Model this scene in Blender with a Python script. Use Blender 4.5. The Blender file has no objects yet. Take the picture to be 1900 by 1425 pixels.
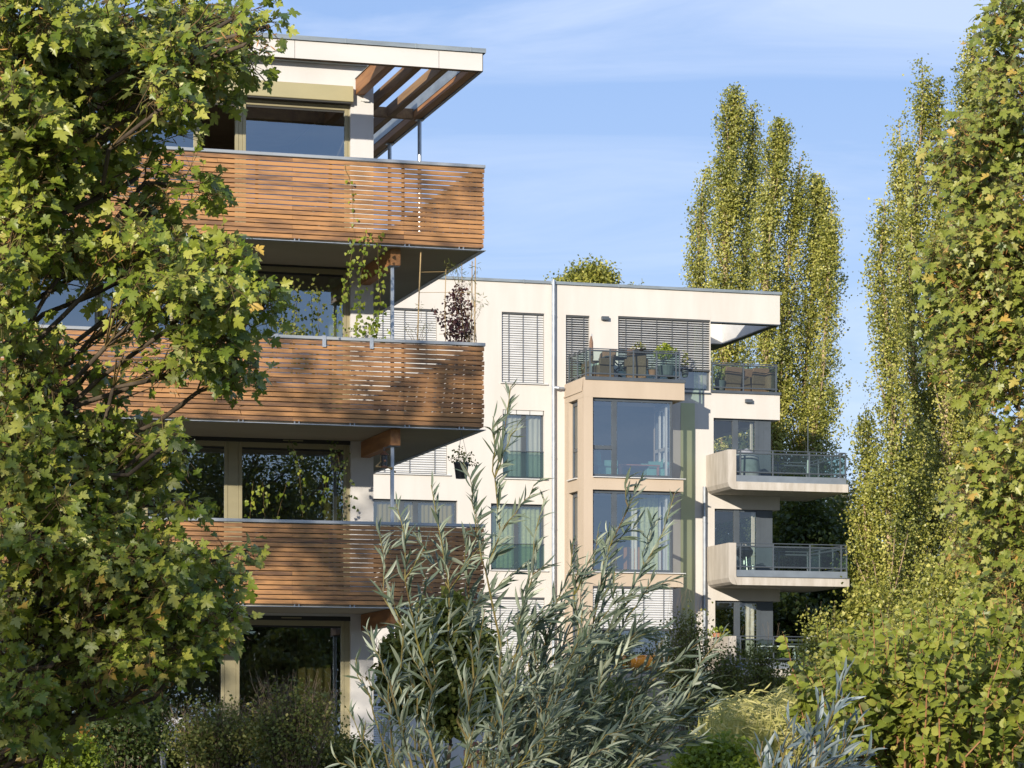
import bpy, math, random
import numpy as np
from mathutils import Vector
R = math.radians
rng = np.random.default_rng(11)
random.seed(5)
C = bpy.context.scene.collection

# ------------------------------------------------------------------ camera model
FPX, CXP, HOR, EYE = 5418.0, 950.0, 1400.0, 1.6      # focal length / centre / horizon of the 1900 px photograph, eye height
def at(px, py, Y):
    return Vector(((px - CXP) / FPX * Y, Y, EYE + (HOR - py) / FPX * Y))

class Frame:
    """facade axes: s to the right (receding), t into the building, z up"""
    def __init__(self, x, y, ang):
        self.x, self.y, self.a = x, y, ang
        self.c, self.n = math.cos(ang), math.sin(ang)
    def S(self, px, t=0.0):
        k = (px - CXP) / FPX
        X0, Y0 = self.x - self.n * t, self.y + self.c * t
        return (k * Y0 - X0) / (self.c - k * self.n)
    def Y(self, s, t):
        return self.y + self.n * s + self.c * t
    def Z(self, py, px, t=0.0):
        return EYE + (HOR - py) / FPX * self.Y(self.S(px, t), t)
    def W(self, s, t, z=0.0):
        return Vector((self.x + self.c * s - self.n * t, self.y + self.n * s + self.c * t, z))
ANG = R(16.45)
FA = Frame((897 - CXP) / FPX * 47.1, 47.1, ANG)
FB = Frame((970 - CXP) / FPX * 90.35, 90.35, ANG)

# ------------------------------------------------------------------ object helpers
def tag(o, label=None, cat=None, group=None, kind=None):
    if label: o['label'] = label
    if cat: o['category'] = cat
    if group: o['group'] = group
    if kind: o['kind'] = kind
    return o
def thing(name, label, cat, loc=(0, 0, 0), rz=0.0, group=None):
    o = bpy.data.objects.new(name, None); C.objects.link(o)
    o.empty_display_size = 0.3
    o.location = loc; o.rotation_euler = (0, 0, rz)
    return tag(o, label, cat, group)
def copy_tree(o, parent=None):
    c = o.copy(); C.objects.link(c)
    if parent is not None: c.parent = parent
    for ch in o.children: copy_tree(ch, c)
    return c
def raw_mesh(name, V, F, mat, parent=None, rnd=None, smooth=False):
    """V (n,3) array, F (m,k) array of equal polygons"""
    V = np.asarray(V, dtype=np.float32); F = np.asarray(F, dtype=np.int32)
    me = bpy.data.meshes.new(name)
    me.vertices.add(len(V)); me.vertices.foreach_set('co', V.ravel())
    k = F.shape[1]
    me.loops.add(F.size); me.loops.foreach_set('vertex_index', F.ravel())
    me.polygons.add(len(F))
    me.polygons.foreach_set('loop_start', np.arange(0, F.size, k, dtype=np.int32))
    me.polygons.foreach_set('loop_total', np.full(len(F), k, dtype=np.int32))
    if smooth: me.polygons.foreach_set('use_smooth', np.ones(len(F), dtype=bool))
    if rnd is not None:
        at_ = me.attributes.new('rnd', 'FLOAT', 'POINT'); at_.data.foreach_set('value', np.asarray(rnd, dtype=np.float32))
    me.update(calc_edges=True); me.validate()
    me.materials.append(mat)
    o = bpy.data.objects.new(name, me); C.objects.link(o)
    if parent is not None: o.parent = parent
    return o

class MB:
    """collects boxes, tubes, prisms ... and links them as ONE mesh object"""
    def __init__(self): self.v, self.f, self.r, self.cur = [], [], [], 0.5
    def add(self, vs, fs):
        b = len(self.v)
        self.v += [tuple(p) for p in vs]; self.r += [self.cur] * len(vs)
        self.f += [tuple(i + b for i in f) for f in fs]
        return self
    def box(self, x0, x1, y0, y1, z0, z1):
        if x0 > x1: x0, x1 = x1, x0
        if y0 > y1: y0, y1 = y1, y0
        if z0 > z1: z0, z1 = z1, z0
        return self.add([(x0, y0, z0), (x1, y0, z0), (x1, y1, z0), (x0, y1, z0), (x0, y0, z1), (x1, y0, z1), (x1, y1, z1), (x0, y1, z1)],
                        [(3, 2, 1, 0), (4, 5, 6, 7), (0, 1, 5, 4), (1, 2, 6, 5), (2, 3, 7, 6), (3, 0, 4, 7)])
    def cbox(self, x0, x1, y0, y1, z0, z1, c=0.004):
        """box with chamfered long edges: a real softened edge"""
        if min(abs(x1 - x0), abs(y1 - y0), abs(z1 - z0)) < 2.4 * c: return self.box(x0, x1, y0, y1, z0, z1)
        if abs(x1 - x0) >= max(abs(y1 - y0), abs(z1 - z0)): ax = 0
        elif abs(y1 - y0) >= abs(z1 - z0): ax = 1
        else: ax = 2
        lo, hi = [x0, y0, z0], [x1, y1, z1]
        p, q = [(1, 2), (2, 0), (0, 1)][ax]
        a0, a1, b0, b1 = lo[p], hi[p], lo[q], hi[q]
        ring = [(a0 + c, b0), (a1 - c, b0), (a1, b0 + c), (a1, b1 - c), (a1 - c, b1), (a0 + c, b1), (a0, b1 - c), (a0, b0 + c)]
        vs = []
        for e in (lo[ax], hi[ax]):
            for (u, w) in ring:
                pt = [0, 0, 0]; pt[ax] = e; pt[p] = u; pt[q] = w; vs.append(tuple(pt))
        fs = [(i, (i + 1) % 8, (i + 1) % 8 + 8, i + 8) for i in range(8)] + [tuple(range(7, -1, -1)), tuple(range(8, 16))]
        return self.add(vs, fs)
    def prism(self, poly, z0, z1):
        n = len(poly)
        vs = [(x, y, z0) for x, y in poly] + [(x, y, z1) for x, y in poly]
        fs = [tuple(range(n - 1, -1, -1)), tuple(range(n, 2 * n))] + [(i, (i + 1) % n, (i + 1) % n + n, i + n) for i in range(n)]
        return self.add(vs, fs)
    def prism_x(self, poly, x0, x1):
        """polygon in (t,z) pushed along s"""
        n = len(poly)
        vs = [(x0, y, z) for y, z in poly] + [(x1, y, z) for y, z in poly]
        fs = [tuple(range(n)), tuple(range(2 * n - 1, n - 1, -1))] + [(i, i + n, (i + 1) % n + n, (i + 1) % n) for i in range(n)]
        return self.add(vs, fs)
    def tube(self, pts, rad, n=6, cap=True):
        pts = [Vector(p) for p in pts]
        if not hasattr(rad, '__len__'): rad = [rad] * len(pts)
        vs = []
        up = Vector((0.31, 0.17, 0.93))
        for i, p in enumerate(pts):
            d = (pts[min(i + 1, len(pts) - 1)] - pts[max(i - 1, 0)])
            if d.length < 1e-9: d = Vector((0, 0, 1))
            d.normalize()
            u = d.cross(up)
            if u.length < 0.15: u = d.cross(Vector((1, 0, 0)))
            u.normalize(); w = d.cross(u)
            for k in range(n):
                a = 2 * math.pi * k / n
                vs.append(p + (u * math.cos(a) + w * math.sin(a)) * rad[i])
        fs = []
        for i in range(len(pts) - 1):
            for k in range(n):
                a, b = i * n + k, i * n + (k + 1) % n
                fs.append((a, b, b + n, a + n))
        if cap: fs += [tuple(range(n - 1, -1, -1)), tuple(range(len(vs) - n, len(vs)))]
        return self.add(vs, fs)
    def lathe(self, prof, cx=0, cy=0, n=18):
        vs, fs = [], []
        for r, z in prof:
            for k in range(n):
                a = 2 * math.pi * k / n
                vs.append((cx + r * math.cos(a), cy + r * math.sin(a), z))
        for i in range(len(prof) - 1):
            for k in range(n):
                a, b = i * n + k, i * n + (k + 1) % n
                fs.append((a, b, b + n, a + n))
        fs += [tuple(range(n - 1, -1, -1)), tuple(range(len(vs) - n, len(vs)))]
        return self.add(vs, fs)
    def build(self, name, mat, parent=None, smooth=False, bevel=0.0):
        me = bpy.data.meshes.new(name)
        me.from_pydata(self.v, [], self.f)
        a = me.attributes.new('rnd', 'FLOAT', 'POINT'); a.data.foreach_set('value', np.asarray(self.r, dtype=np.float32))
        if smooth:
            me.polygons.foreach_set('use_smooth', np.ones(len(me.polygons), dtype=bool))
        me.update(); me.validate(); me.materials.append(mat)
        o = bpy.data.objects.new(name, me); C.objects.link(o)
        if parent is not None: o.parent = parent
        if bevel:
            m = o.modifiers.new('edge', 'BEVEL'); m.width = bevel; m.segments = 1; m.limit_method = 'ANGLE'
        return o

def holed_wall(mb, s0, s1, z0, z1, t0, t1, holes):
    """a wall slab with rectangular openings (s0,s1,z0,z1) and real reveals"""
    H = [(max(a, s0), min(b, s1), max(c, z0), min(d, z1)) for a, b, c, d in holes if a < s1 and b > s0 and c < z1 and d > z0]
    xs = sorted({s0, s1} | {h[0] for h in H} | {h[1] for h in H})
    zs = sorted({z0, z1} | {h[2] for h in H} | {h[3] for h in H})
    nx, nz = len(xs) - 1, len(zs) - 1
    solid = [[not any(h[0] - 1e-6 <= (xs[i] + xs[i + 1]) / 2 <= h[1] + 1e-6 and h[2] - 1e-6 <= (zs[j] + zs[j + 1]) / 2 <= h[3] + 1e-6 for h in H)
              for j in range(nz)] for i in range(nx)]
    g = lambda i, j: 0 <= i < nx and 0 <= j < nz and solid[i][j]
    for i in range(nx):
        for j in range(nz):
            if not solid[i][j]: continue
            a, b, c, d = xs[i], xs[i + 1], zs[j], zs[j + 1]
            q = lambda *p: mb.add(p, [(0, 1, 2, 3)])
            q((a, t0, c), (b, t0, c), (b, t0, d), (a, t0, d))
            q((b, t1, c), (a, t1, c), (a, t1, d), (b, t1, d))
            if not g(i - 1, j): q((a, t1, c), (a, t0, c), (a, t0, d), (a, t1, d))
            if not g(i + 1, j): q((b, t0, c), (b, t1, c), (b, t1, d), (b, t0, d))
            if not g(i, j - 1): q((a, t1, c), (b, t1, c), (b, t0, c), (a, t0, c))
            if not g(i, j + 1): q((a, t0, d), (b, t0, d), (b, t1, d), (a, t1, d))

# ------------------------------------------------------------------ materials
def mat(name, color, rough=0.6, metal=0.0, spec=0.5, var=0.0, scale=(3, 3, 3), color2=None, rnd=0.0, bump=0.0, bscale=60.0, detail=4.0, lo=0.35, hi=0.65):
    m = bpy.data.materials.new(name); m.use_nodes = True
    nt = m.node_tree; N, L = nt.nodes, nt.links
    b = N['Principled BSDF']
    b.inputs['Roughness'].default_value = rough; b.inputs['Metallic'].default_value = metal
    b.inputs['Specular IOR Level'].default_value = spec
    b.inputs['Base Color'].default_value = (*color, 1)
    if color2 is not None or var or rnd:
        tc = N.new('ShaderNodeTexCoord'); mp = N.new('ShaderNodeMapping'); mp.inputs['Scale'].default_value = scale
        L.new(tc.outputs['Object'], mp.inputs['Vector'])
        no = N.new('ShaderNodeTexNoise'); no.inputs['Scale'].default_value = 1.0; no.inputs['Detail'].default_value = detail
        no.inputs['Roughness'].default_value = 0.6
        fac = no.outputs['Fac']
        vec = mp.outputs['Vector']
        if rnd:
            at_ = N.new('ShaderNodeAttribute'); at_.attribute_name = 'rnd'
            mu = N.new('ShaderNodeMath'); mu.operation = 'MULTIPLY'; mu.inputs[1].default_value = 37.0
            L.new(at_.outputs['Fac'], mu.inputs[0])
            av = N.new('ShaderNodeVectorMath'); av.operation = 'ADD'
            L.new(vec, av.inputs[0]); L.new(mu.outputs[0], av.inputs[1]); vec = av.outputs[0]
            ad = N.new('ShaderNodeMath'); ad.operation = 'MULTIPLY_ADD'; ad.inputs[1].default_value = rnd; 
            sb = N.new('ShaderNodeMath'); sb.operation = 'SUBTRACT'; sb.inputs[1].default_value = 0.5
            L.new(at_.outputs['Fac'], sb.inputs[0]); L.new(sb.outputs[0], ad.inputs[0]); L.new(fac, ad.inputs[2]); fac = ad.outputs[0]
        L.new(vec, no.inputs['Vector'])
        ra = N.new('ShaderNodeValToRGB')
        c2 = color2 if color2 is not None else tuple(c * (1 - var) for c in color)
        ra.color_ramp.elements[0].position = lo; ra.color_ramp.elements[1].position = hi
        ra.color_ramp.elements[0].color = (*c2, 1); ra.color_ramp.elements[1].color = (*color, 1)
        L.new(fac, ra.inputs['Fac']); L.new(ra.outputs['Color'], b.inputs['Base Color'])
    if bump:
        tc = N.new('ShaderNodeTexCoord'); n2 = N.new('ShaderNodeTexNoise'); n2.inputs['Scale'].default_value = bscale; n2.inputs['Detail'].default_value = 3
        L.new(tc.outputs['Object'], n2.inputs['Vector'])
        bp = N.new('ShaderNodeBump'); bp.inputs['Strength'].default_value = bump; bp.inputs['Distance'].default_value = 0.01
        L.new(n2.outputs['Fac'], bp.inputs['Height']); L.new(bp.outputs['Normal'], b.inputs['Normal'])
    return m
def leaf_mat(name, stops, trans=0.3, rough=0.45, spec=0.35, back=None, tcol=(0.55, 0.62, 0.08)):
    """leaf colour from a per-leaf value; some light passes through the blade; optional paler underside"""
    m = bpy.data.materials.new(name); m.use_nodes = True
    nt = m.node_tree; N, L = nt.nodes, nt.links
    b = N['Principled BSDF']; out = N['Material Output']
    at_ = N.new('ShaderNodeAttribute'); at_.attribute_name = 'rnd'
    ra = N.new('ShaderNodeValToRGB'); el = ra.color_ramp.elements
    el[0].position, el[0].color = stops[0][0], (*stops[0][1], 1)
    el[1].position, el[1].color = stops[-1][0], (*stops[-1][1], 1)
    for p, c in stops[1:-1]:
        e = el.new(p); e.color = (*c, 1)
    L.new(at_.outputs['Fac'], ra.inputs['Fac'])
    col = ra.outputs['Color']
    if back is not None:
        ge = N.new('ShaderNodeNewGeometry'); mx = N.new('ShaderNodeMix'); mx.data_type = 'RGBA'
        L.new(ge.outputs['Backfacing'], mx.inputs['Factor']); L.new(col, mx.inputs[6]); mx.inputs[7].default_value = (*back, 1)
        col = mx.outputs[2]
    L.new(col, b.inputs['Base Color'])
    b.inputs['Roughness'].default_value = rough; b.inputs['Specular IOR Level'].default_value = spec
    tr = N.new('ShaderNodeBsdfTranslucent')
    mt = N.new('ShaderNodeMix'); mt.data_type = 'RGBA'; mt.blend_type = 'MULTIPLY'; mt.inputs['Factor'].default_value = 0.0
    mt2 = N.new('ShaderNodeMix'); mt2.data_type = 'RGBA'; mt2.inputs['Factor'].default_value = 0.35
    L.new(col, mt2.inputs[6]); mt2.inputs[7].default_value = (*tcol, 1)
    L.new(mt2.outputs[2], tr.inputs['Color'])
    ms = N.new('ShaderNodeMixShader'); ms.inputs['Fac'].default_value = trans
    L.new(b.outputs['BSDF'], ms.inputs[1]); L.new(tr.outputs['BSDF'], ms.inputs[2]); L.new(ms.outputs['Shader'], out.inputs['Surface'])
    return m
def glass_mat(name, refl=0.3, tint=(0.75, 0.8, 0.78), gcol=(1, 1, 1), wav=0.0, blend=0.35):
    m = bpy.data.materials.new(name); m.use_nodes = True
    nt = m.node_tree; N, L = nt.nodes, nt.links
    N.remove(N['Principled BSDF']); out = N['Material Output']
    tr = N.new('ShaderNodeBsdfTransparent'); tr.inputs['Color'].default_value = (*tint, 1)
    gl = N.new('ShaderNodeBsdfGlossy'); gl.inputs['Roughness'].default_value = 0.0; gl.inputs['Color'].default_value = (*gcol, 1)
    lw = N.new('ShaderNodeLayerWeight'); lw.inputs['Blend'].default_value = blend
    ma = N.new('ShaderNodeMath'); ma.operation = 'MULTIPLY_ADD'; ma.inputs[1].default_value = 1 - refl; ma.inputs[2].default_value = refl
    ma.use_clamp = True
    L.new(lw.outputs['Fresnel'], ma.inputs[0])
    if wav:
        tc = N.new('ShaderNodeTexCoord'); no = N.new('ShaderNodeTexNoise'); no.inputs['Scale'].default_value = 0.9; no.inputs['Detail'].default_value = 1
        bp = N.new('ShaderNodeBump'); bp.inputs['Strength'].default_value = wav; bp.inputs['Distance'].default_value = 0.02
        L.new(tc.outputs['Object'], no.inputs['Vector']); L.new(no.outputs['Fac'], bp.inputs['Height']); L.new(bp.outputs['Normal'], gl.inputs['Normal'])
    ms = N.new('ShaderNodeMixShader')
    L.new(ma.outputs[0], ms.inputs['Fac']); L.new(tr.outputs[0], ms.inputs[1]); L.new(gl.outputs[0], ms.inputs[2])
    L.new(ms.outputs[0], out.inputs['Surface'])
    return m
M = {}
M['white'] = mat('white_render', (0.575, 0.56, 0.545), 0.9, spec=0.2, color2=(0.535, 0.52, 0.50), scale=(1.6, 1.6, 0.35), bump=0.15, bscale=90)
M['cream'] = mat('cream_render', (0.575, 0.543, 0.502), 0.92, spec=0.2, color2=(0.525, 0.49, 0.445), scale=(1.5, 1.5, 0.22), detail=7, bump=0.15, bscale=70)
M['bay'] = mat('beige_render', (0.475, 0.387, 0.295), 0.92, spec=0.2, color2=(0.435, 0.352, 0.265), scale=(1.5, 1.5, 0.25), detail=7, bump=0.15, bscale=70)
M['green'] = mat('pale_green_render', (0.47, 0.49, 0.31), 0.92, spec=0.2, color2=(0.44, 0.46, 0.285), scale=(0.8, 0.8, 0.4))
M['panel'] = mat('fascia_panel', (0.575, 0.55, 0.525), 0.7, spec=0.3, color2=(0.545, 0.52, 0.49), scale=(0.6, 1, 2))
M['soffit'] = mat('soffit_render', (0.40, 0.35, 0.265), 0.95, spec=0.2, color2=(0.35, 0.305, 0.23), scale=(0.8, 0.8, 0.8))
M['zinc'] = mat('zinc_sheet', (0.36, 0.40, 0.41), 0.42, 0.55, color2=(0.26, 0.29, 0.30), scale=(1.5, 3, 8), detail=6)
M['coping'] = mat('coping_sheet', (0.40, 0.415, 0.425), 0.42, 0.35, color2=(0.31, 0.335, 0.35), scale=(0.9, 3, 8), detail=6)
M['galv'] = mat('galvanised_steel', (0.46, 0.49, 0.52), 0.4, 0.6, color2=(0.34, 0.37, 0.41), scale=(9, 9, 5))
M['dark'] = mat('anthracite_metal', (0.085, 0.10, 0.115), 0.42, 0.2, var=0.2, scale=(2, 2, 2))
M['kerb'] = mat('kerb_metal', (0.19, 0.22, 0.25), 0.45, 0.2, var=0.2, scale=(2, 2, 2))
M['mid'] = mat('grey_blue_metal', (0.085, 0.102, 0.12), 0.45, 0.2, var=0.2, scale=(2, 2, 2))
M['bronze'] = mat('bronze_frame', (0.31, 0.275, 0.165), 0.45, 0.1, color2=(0.27, 0.24, 0.145), scale=(1, 1, 3))
M['sand'] = mat('sand_metal', (0.375, 0.335, 0.19), 0.5, 0.05, color2=(0.345, 0.31, 0.175), scale=(1, 1, 3))
M['rubber'] = mat('dark_joint', (0.03, 0.03, 0.028), 0.7)
M['slat'] = mat('larch_slats', (0.42, 0.215, 0.088), 0.68, spec=0.25, color2=(0.165, 0.092, 0.053), scale=(2.2, 14, 18), rnd=0.34, detail=9, lo=0.30, hi=0.62)
M['beam'] = mat('larch_beam', (0.39, 0.19, 0.075), 0.6, spec=0.3, color2=(0.22, 0.10, 0.045), scale=(14, 1.2, 12), rnd=0.25, detail=6, lo=0.3, hi=0.66)
M['greybeam'] = mat('weathered_beam', (0.30, 0.19, 0.10), 0.7, spec=0.2, color2=(0.15, 0.09, 0.06), scale=(14, 0.8, 12), rnd=0.3, detail=7, lo=0.32, hi=0.64)
M['concrete'] = mat('pale_concrete', (0.50, 0.46, 0.405), 0.9, spec=0.25, color2=(0.385, 0.345, 0.29), scale=(5, 5, 0.9), bump=0.12, bscale=40, detail=7)
M['inner'] = mat('room_plaster', (0.36, 0.30, 0.22), 0.95, spec=0.1, var=0.12)
M['innerd'] = mat('room_floor', (0.14, 0.10, 0.065), 0.6, var=0.2)
M['blind'] = mat('blind_slat', (0.56, 0.56, 0.55), 0.5, 0.0, var=0.1, scale=(2, 2, 2))
M['cord'] = mat('blind_cord', (0.06, 0.065, 0.07), 0.7)
M['glassA'] = glass_mat('window_glass', 0.24, (0.62, 0.62, 0.55), (0.80, 0.91, 1.0), 0.06)
M['glassC'] = glass_mat('clear_glass', 0.07, (0.93, 0.95, 0.94), (0.9, 0.95, 1.0), 0.02)
M['glassW'] = glass_mat('window_glass_plain', 0.17, (0.82, 0.86, 0.84), (0.9, 0.95, 1.0), 0.02)
M['glassB'] = glass_mat('insulating_glass', 0.20, (0.92, 0.95, 0.94), (0.78, 0.89, 1.0), 0.05)
M['rail'] = glass_mat('railing_glass', 0.05, (0.58, 0.70, 0.66), blend=0.04)
M['curtain'] = mat('curtain_cloth', (0.80, 0.78, 0.66), 0.9, var=0.25, scale=(9, 9, 0.4))
M['curtaing'] = mat('green_curtain_cloth', (0.60, 0.66, 0.34), 0.9, var=0.3, scale=(14, 14, 14))
M['curtaino'] = mat('olive_curtain_cloth', (0.22, 0.21, 0.085), 0.9, var=0.3, scale=(9, 9, 0.4))
M['whitep'] = mat('white_paint', (0.62, 0.61, 0.59), 0.5, var=0.08)
M['wicker'] = mat('brown_wicker', (0.23, 0.135, 0.085), 0.75, color2=(0.12, 0.07, 0.045), scale=(30, 30, 45), bump=0.5, bscale=60)
M['teal'] = mat('teal_fabric', (0.16, 0.40, 0.35), 0.9, var=0.2)
M['redwood'] = mat('red_brown_wood', (0.36, 0.15, 0.085), 0.5, var=0.3, scale=(2, 12, 12))
M['pot'] = mat('grey_pot', (0.13, 0.14, 0.15), 0.6, var=0.2)
M['terra'] = mat('terracotta', (0.42, 0.19, 0.11), 0.8, var=0.2)
M['black'] = mat('black_enamel', (0.018, 0.018, 0.02), 0.25)
M['steel'] = mat('bright_steel', (0.62, 0.62, 0.60), 0.3, 0.8, var=0.1)
M['cover'] = mat('grey_tarpaulin', (0.25, 0.26, 0.28), 0.8, var=0.3, scale=(5, 5, 5))
M['orange'] = mat('orange_cloth', (0.62, 0.27, 0.04), 0.9, var=0.2)
M['pink'] = mat('pink_petals', (0.62, 0.16, 0.28), 0.7, rnd=0.3, color2=(0.5, 0.10, 0.2))
M['yellow'] = mat('yellow_petals', (0.75, 0.55, 0.04), 0.7, rnd=0.3, color2=(0.6, 0.45, 0.05))
M['cane'] = mat('bamboo_cane', (0.42, 0.29, 0.13), 0.6, var=0.3, scale=(8, 8, 4))
M['copper'] = mat('old_copper', (0.22, 0.11, 0.07), 0.5, 0.4, var=0.3)
M['bark'] = mat('maple_bark', (0.13, 0.10, 0.07), 0.9, spec=0.1, color2=(0.055, 0.043, 0.032), scale=(9, 9, 3), detail=6, bump=0.6, bscale=30)
M['ochre'] = mat('lit_room_sheet', (0.44, 0.35, 0.13), 0.9, var=0.2, scale=(5, 5, 0.5))  # tone of an added sheet that stands for a sunlit brown room
M['twig'] = mat('yellow_twig', (0.17, 0.12, 0.045), 0.8, spec=0.15, color2=(0.085, 0.06, 0.035), scale=(5, 5, 5))
M['pbark'] = mat('poplar_bark', (0.46, 0.34, 0.21), 0.9, spec=0.1, color2=(0.25, 0.18, 0.11), scale=(5, 5, 1.3), detail=6)
M['redtwig'] = mat('hazel_stem', (0.34, 0.17, 0.075), 0.75, spec=0.2, color2=(0.2, 0.10, 0.05), scale=(6, 6, 6))
M['wtwig'] = mat('willow_shoot', (0.20, 0.175, 0.045), 0.6, spec=0.25, color2=(0.13, 0.09, 0.04), scale=(6, 6, 6))
M['drytwig'] = mat('dry_twig', (0.24, 0.18, 0.12), 0.9, spec=0.1, color2=(0.13, 0.10, 0.07), scale=(8, 8, 8))
M['soil'] = mat('garden_soil', (0.09, 0.075, 0.04), 0.95, color2=(0.05, 0.07, 0.02), scale=(0.6, 0.6, 0.6), detail=8)
M['seed'] = mat('maple_keys', (0.40, 0.20, 0.055), 0.8, rnd=0.5, color2=(0.22, 0.10, 0.035))
M['maple'] = leaf_mat('maple_leaf', [(0.0, (0.06, 0.105, 0.012)), (0.4, (0.195, 0.24, 0.025)), (0.72, (0.38, 0.385, 0.065)), (0.96, (0.42, 0.41, 0.11)), (1.0, (0.55, 0.36, 0.07))], 0.3, 0.40, 0.5, back=(0.27, 0.29, 0.11))
M['maple2'] = leaf_mat('norway_maple_leaf', [(0.0, (0.13, 0.17, 0.025)), (0.5, (0.26, 0.285, 0.05)), (0.85, (0.38, 0.37, 0.10)), (1.0, (0.50, 0.32, 0.07))], 0.3, 0.42, 0.45, back=(0.28, 0.29, 0.12))
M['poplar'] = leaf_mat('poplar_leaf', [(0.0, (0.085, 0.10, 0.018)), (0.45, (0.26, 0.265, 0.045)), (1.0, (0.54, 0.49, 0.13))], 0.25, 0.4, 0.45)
M['broad'] = leaf_mat('broad_leaf', [(0.0, (0.06, 0.085, 0.018)), (0.6, (0.13, 0.15, 0.032)), (1.0, (0.24, 0.23, 0.06))], 0.25, 0.5, 0.3)
M['dim'] = leaf_mat('shaded_leaf', [(0.0, (0.025, 0.045, 0.012)), (0.6, (0.05, 0.075, 0.018)), (1.0, (0.10, 0.12, 0.03))], 0.2, 0.5, 0.3)  # darker copy of the leaf, with the shade put into its colour
M['palel'] = leaf_mat('pale_leaf', [(0.0, (0.12, 0.13, 0.06)), (0.6, (0.20, 0.20, 0.10)), (1.0, (0.30, 0.27, 0.15))], 0.25, 0.5, 0.3)
M['lime'] = leaf_mat('lime_leaf', [(0.0, (0.10, 0.15, 0.012)), (0.5, (0.19, 0.25, 0.025)), (1.0, (0.34, 0.36, 0.05))], 0.4, 0.45, 0.35)
M['purple'] = leaf_mat('purple_leaf', [(0.0, (0.035, 0.016, 0.022)), (1.0, (0.12, 0.055, 0.055))], 0.15, 0.5, 0.3, tcol=(0.3, 0.08, 0.1))
M['hazel'] = leaf_mat('hazel_leaf', [(0.0, (0.11, 0.145, 0.02)), (0.5, (0.22, 0.25, 0.035)), (0.9, (0.34, 0.34, 0.07)), (1.0, (0.44, 0.38, 0.09))], 0.32, 0.5, 0.3, back=(0.2, 0.21, 0.08))
M['willow'] = leaf_mat('willow_leaf', [(0.0, (0.045, 0.068, 0.04)), (0.6, (0.135, 0.168, 0.115)), (1.0, (0.33, 0.36, 0.26))], 0.15, 0.42, 0.45, back=(0.33, 0.36, 0.27))
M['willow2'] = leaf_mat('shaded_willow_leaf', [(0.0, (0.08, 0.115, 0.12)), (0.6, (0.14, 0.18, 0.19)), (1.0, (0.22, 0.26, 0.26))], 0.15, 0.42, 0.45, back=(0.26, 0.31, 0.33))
M['reed'] = leaf_mat('reed_blade', [(0.0, (0.16, 0.17, 0.03)), (0.5, (0.30, 0.29, 0.07)), (1.0, (0.52, 0.47, 0.20))], 0.3, 0.6, 0.2)
M['drysh'] = leaf_mat('dry_shrub_leaf', [(0.0, (0.06, 0.075, 0.018)), (0.6, (0.13, 0.145, 0.035)), (1.0, (0.32, 0.28, 0.09))], 0.25, 0.55, 0.25)

# ------------------------------------------------------------------ foliage helpers
def unit(a):
    return a / np.maximum(np.linalg.norm(a, axis=-1, keepdims=True), 1e-9)
def rnd_unit(n):
    return unit(rng.normal(size=(n, 3)))
def fan(outline, centre, fold=0.0, droop=0.0):
    pts = [centre] + outline
    V = np.array([(x, y, fold * abs(x) - droop * y * y) for x, y in pts])
    n = len(outline)
    F = np.array([(0, 1 + i, 1 + (i + 1) % n) for i in range(n)])
    return V, F
_half = [(0.0, 0.02), (0.16, -0.09), (0.34, -0.03), (0.36, 0.05), (0.20, 0.15), (0.36, 0.17), (0.48, 0.24), (0.63, 0.44), (0.47, 0.45), (0.38, 0.53), (0.19, 0.47), (0.25, 0.62), (0.29, 0.74), (0.15, 0.79), (0.0, 1.04)]
_full = _half + [(-x, y) for x, y in _half[-2:0:-1]]
T_MAPLE = [fan(_full, (0.0, 0.30), fold=0.25, droop=0.18), fan(_full, (0.03, 0.28), fold=-0.12, droop=0.35), fan([(x * 0.85, y * (1.08 if x > 0 else 0.94)) for x, y in _full], (0.0, 0.30), fold=0.5, droop=0.05)]
_ho = [(0.0, 0.03), (0.14, -0.02), (0.31, 0.12), (0.36, 0.22), (0.41, 0.40), (0.37, 0.47), (0.38, 0.60), (0.26, 0.70), (0.24, 0.82), (0.08, 0.91), (0.0, 1.08)]
_hf = _ho + [(-x, y) for x, y in _ho[-2:0:-1]]
T_OVATE = [fan(_hf, (0.0, 0.45), fold=0.3, droop=0.22), fan([(x * 0.82, y) for x, y in _hf], (0.02, 0.42), fold=-0.15, droop=0.4), fan([(x * 0.95, y * 0.95) for x, y in _hf], (0.0, 0.5), fold=0.6, droop=0.1)]
_hw = [(0.0, 0.0), (0.075, 0.2), (0.098, 0.45), (0.07, 0.75), (0.0, 1.0)]
_wo = _hw + [(-x, y) for x, y in _hw[-2:0:-1]]
def strip_leaf(bend=0.16, side=0.0, fold=0.35):
    ys = [0.0, 0.18, 0.42, 0.7, 1.0]; ws = [0.012, 0.054, 0.071, 0.054, 0.0]
    V = []
    for y, w in zip(ys, ws):
        z = -bend * y * y; o = side * y * y
        V += [(o - w, y, z + fold * w), (o, y, z), (o + w, y, z + fold * w)]
    F = []
    for i in range(4):
        b = i * 3
        F += [(b, b + 1, b + 4, b + 3), (b + 1, b + 2, b + 5, b + 4)]
    return np.array(V), np.array(F)
T_WILLOW = [strip_leaf(), strip_leaf(0.3, 0.14, 0.6), strip_leaf(-0.05, -0.16, 0.2), strip_leaf(0.1, 0.05, 0.9)]
T_DIAM = (np.array([(0, 0, 0), (0.42, 0.45, 0.10), (0, 1, -0.06), (-0.42, 0.45, 0.10)]), np.array([(0, 1, 2), (0, 2, 3)]))
T_HEART = fan([(0.0, 0.06), (0.18, -0.06), (0.40, 0.05), (0.45, 0.3), (0.25, 0.66), (0.0, 1.0), (-0.25, 0.66), (-0.45, 0.3), (-0.40, 0.05), (-0.18, -0.06)], (0.0, 0.3), fold=0.12, droop=0.1)
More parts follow.
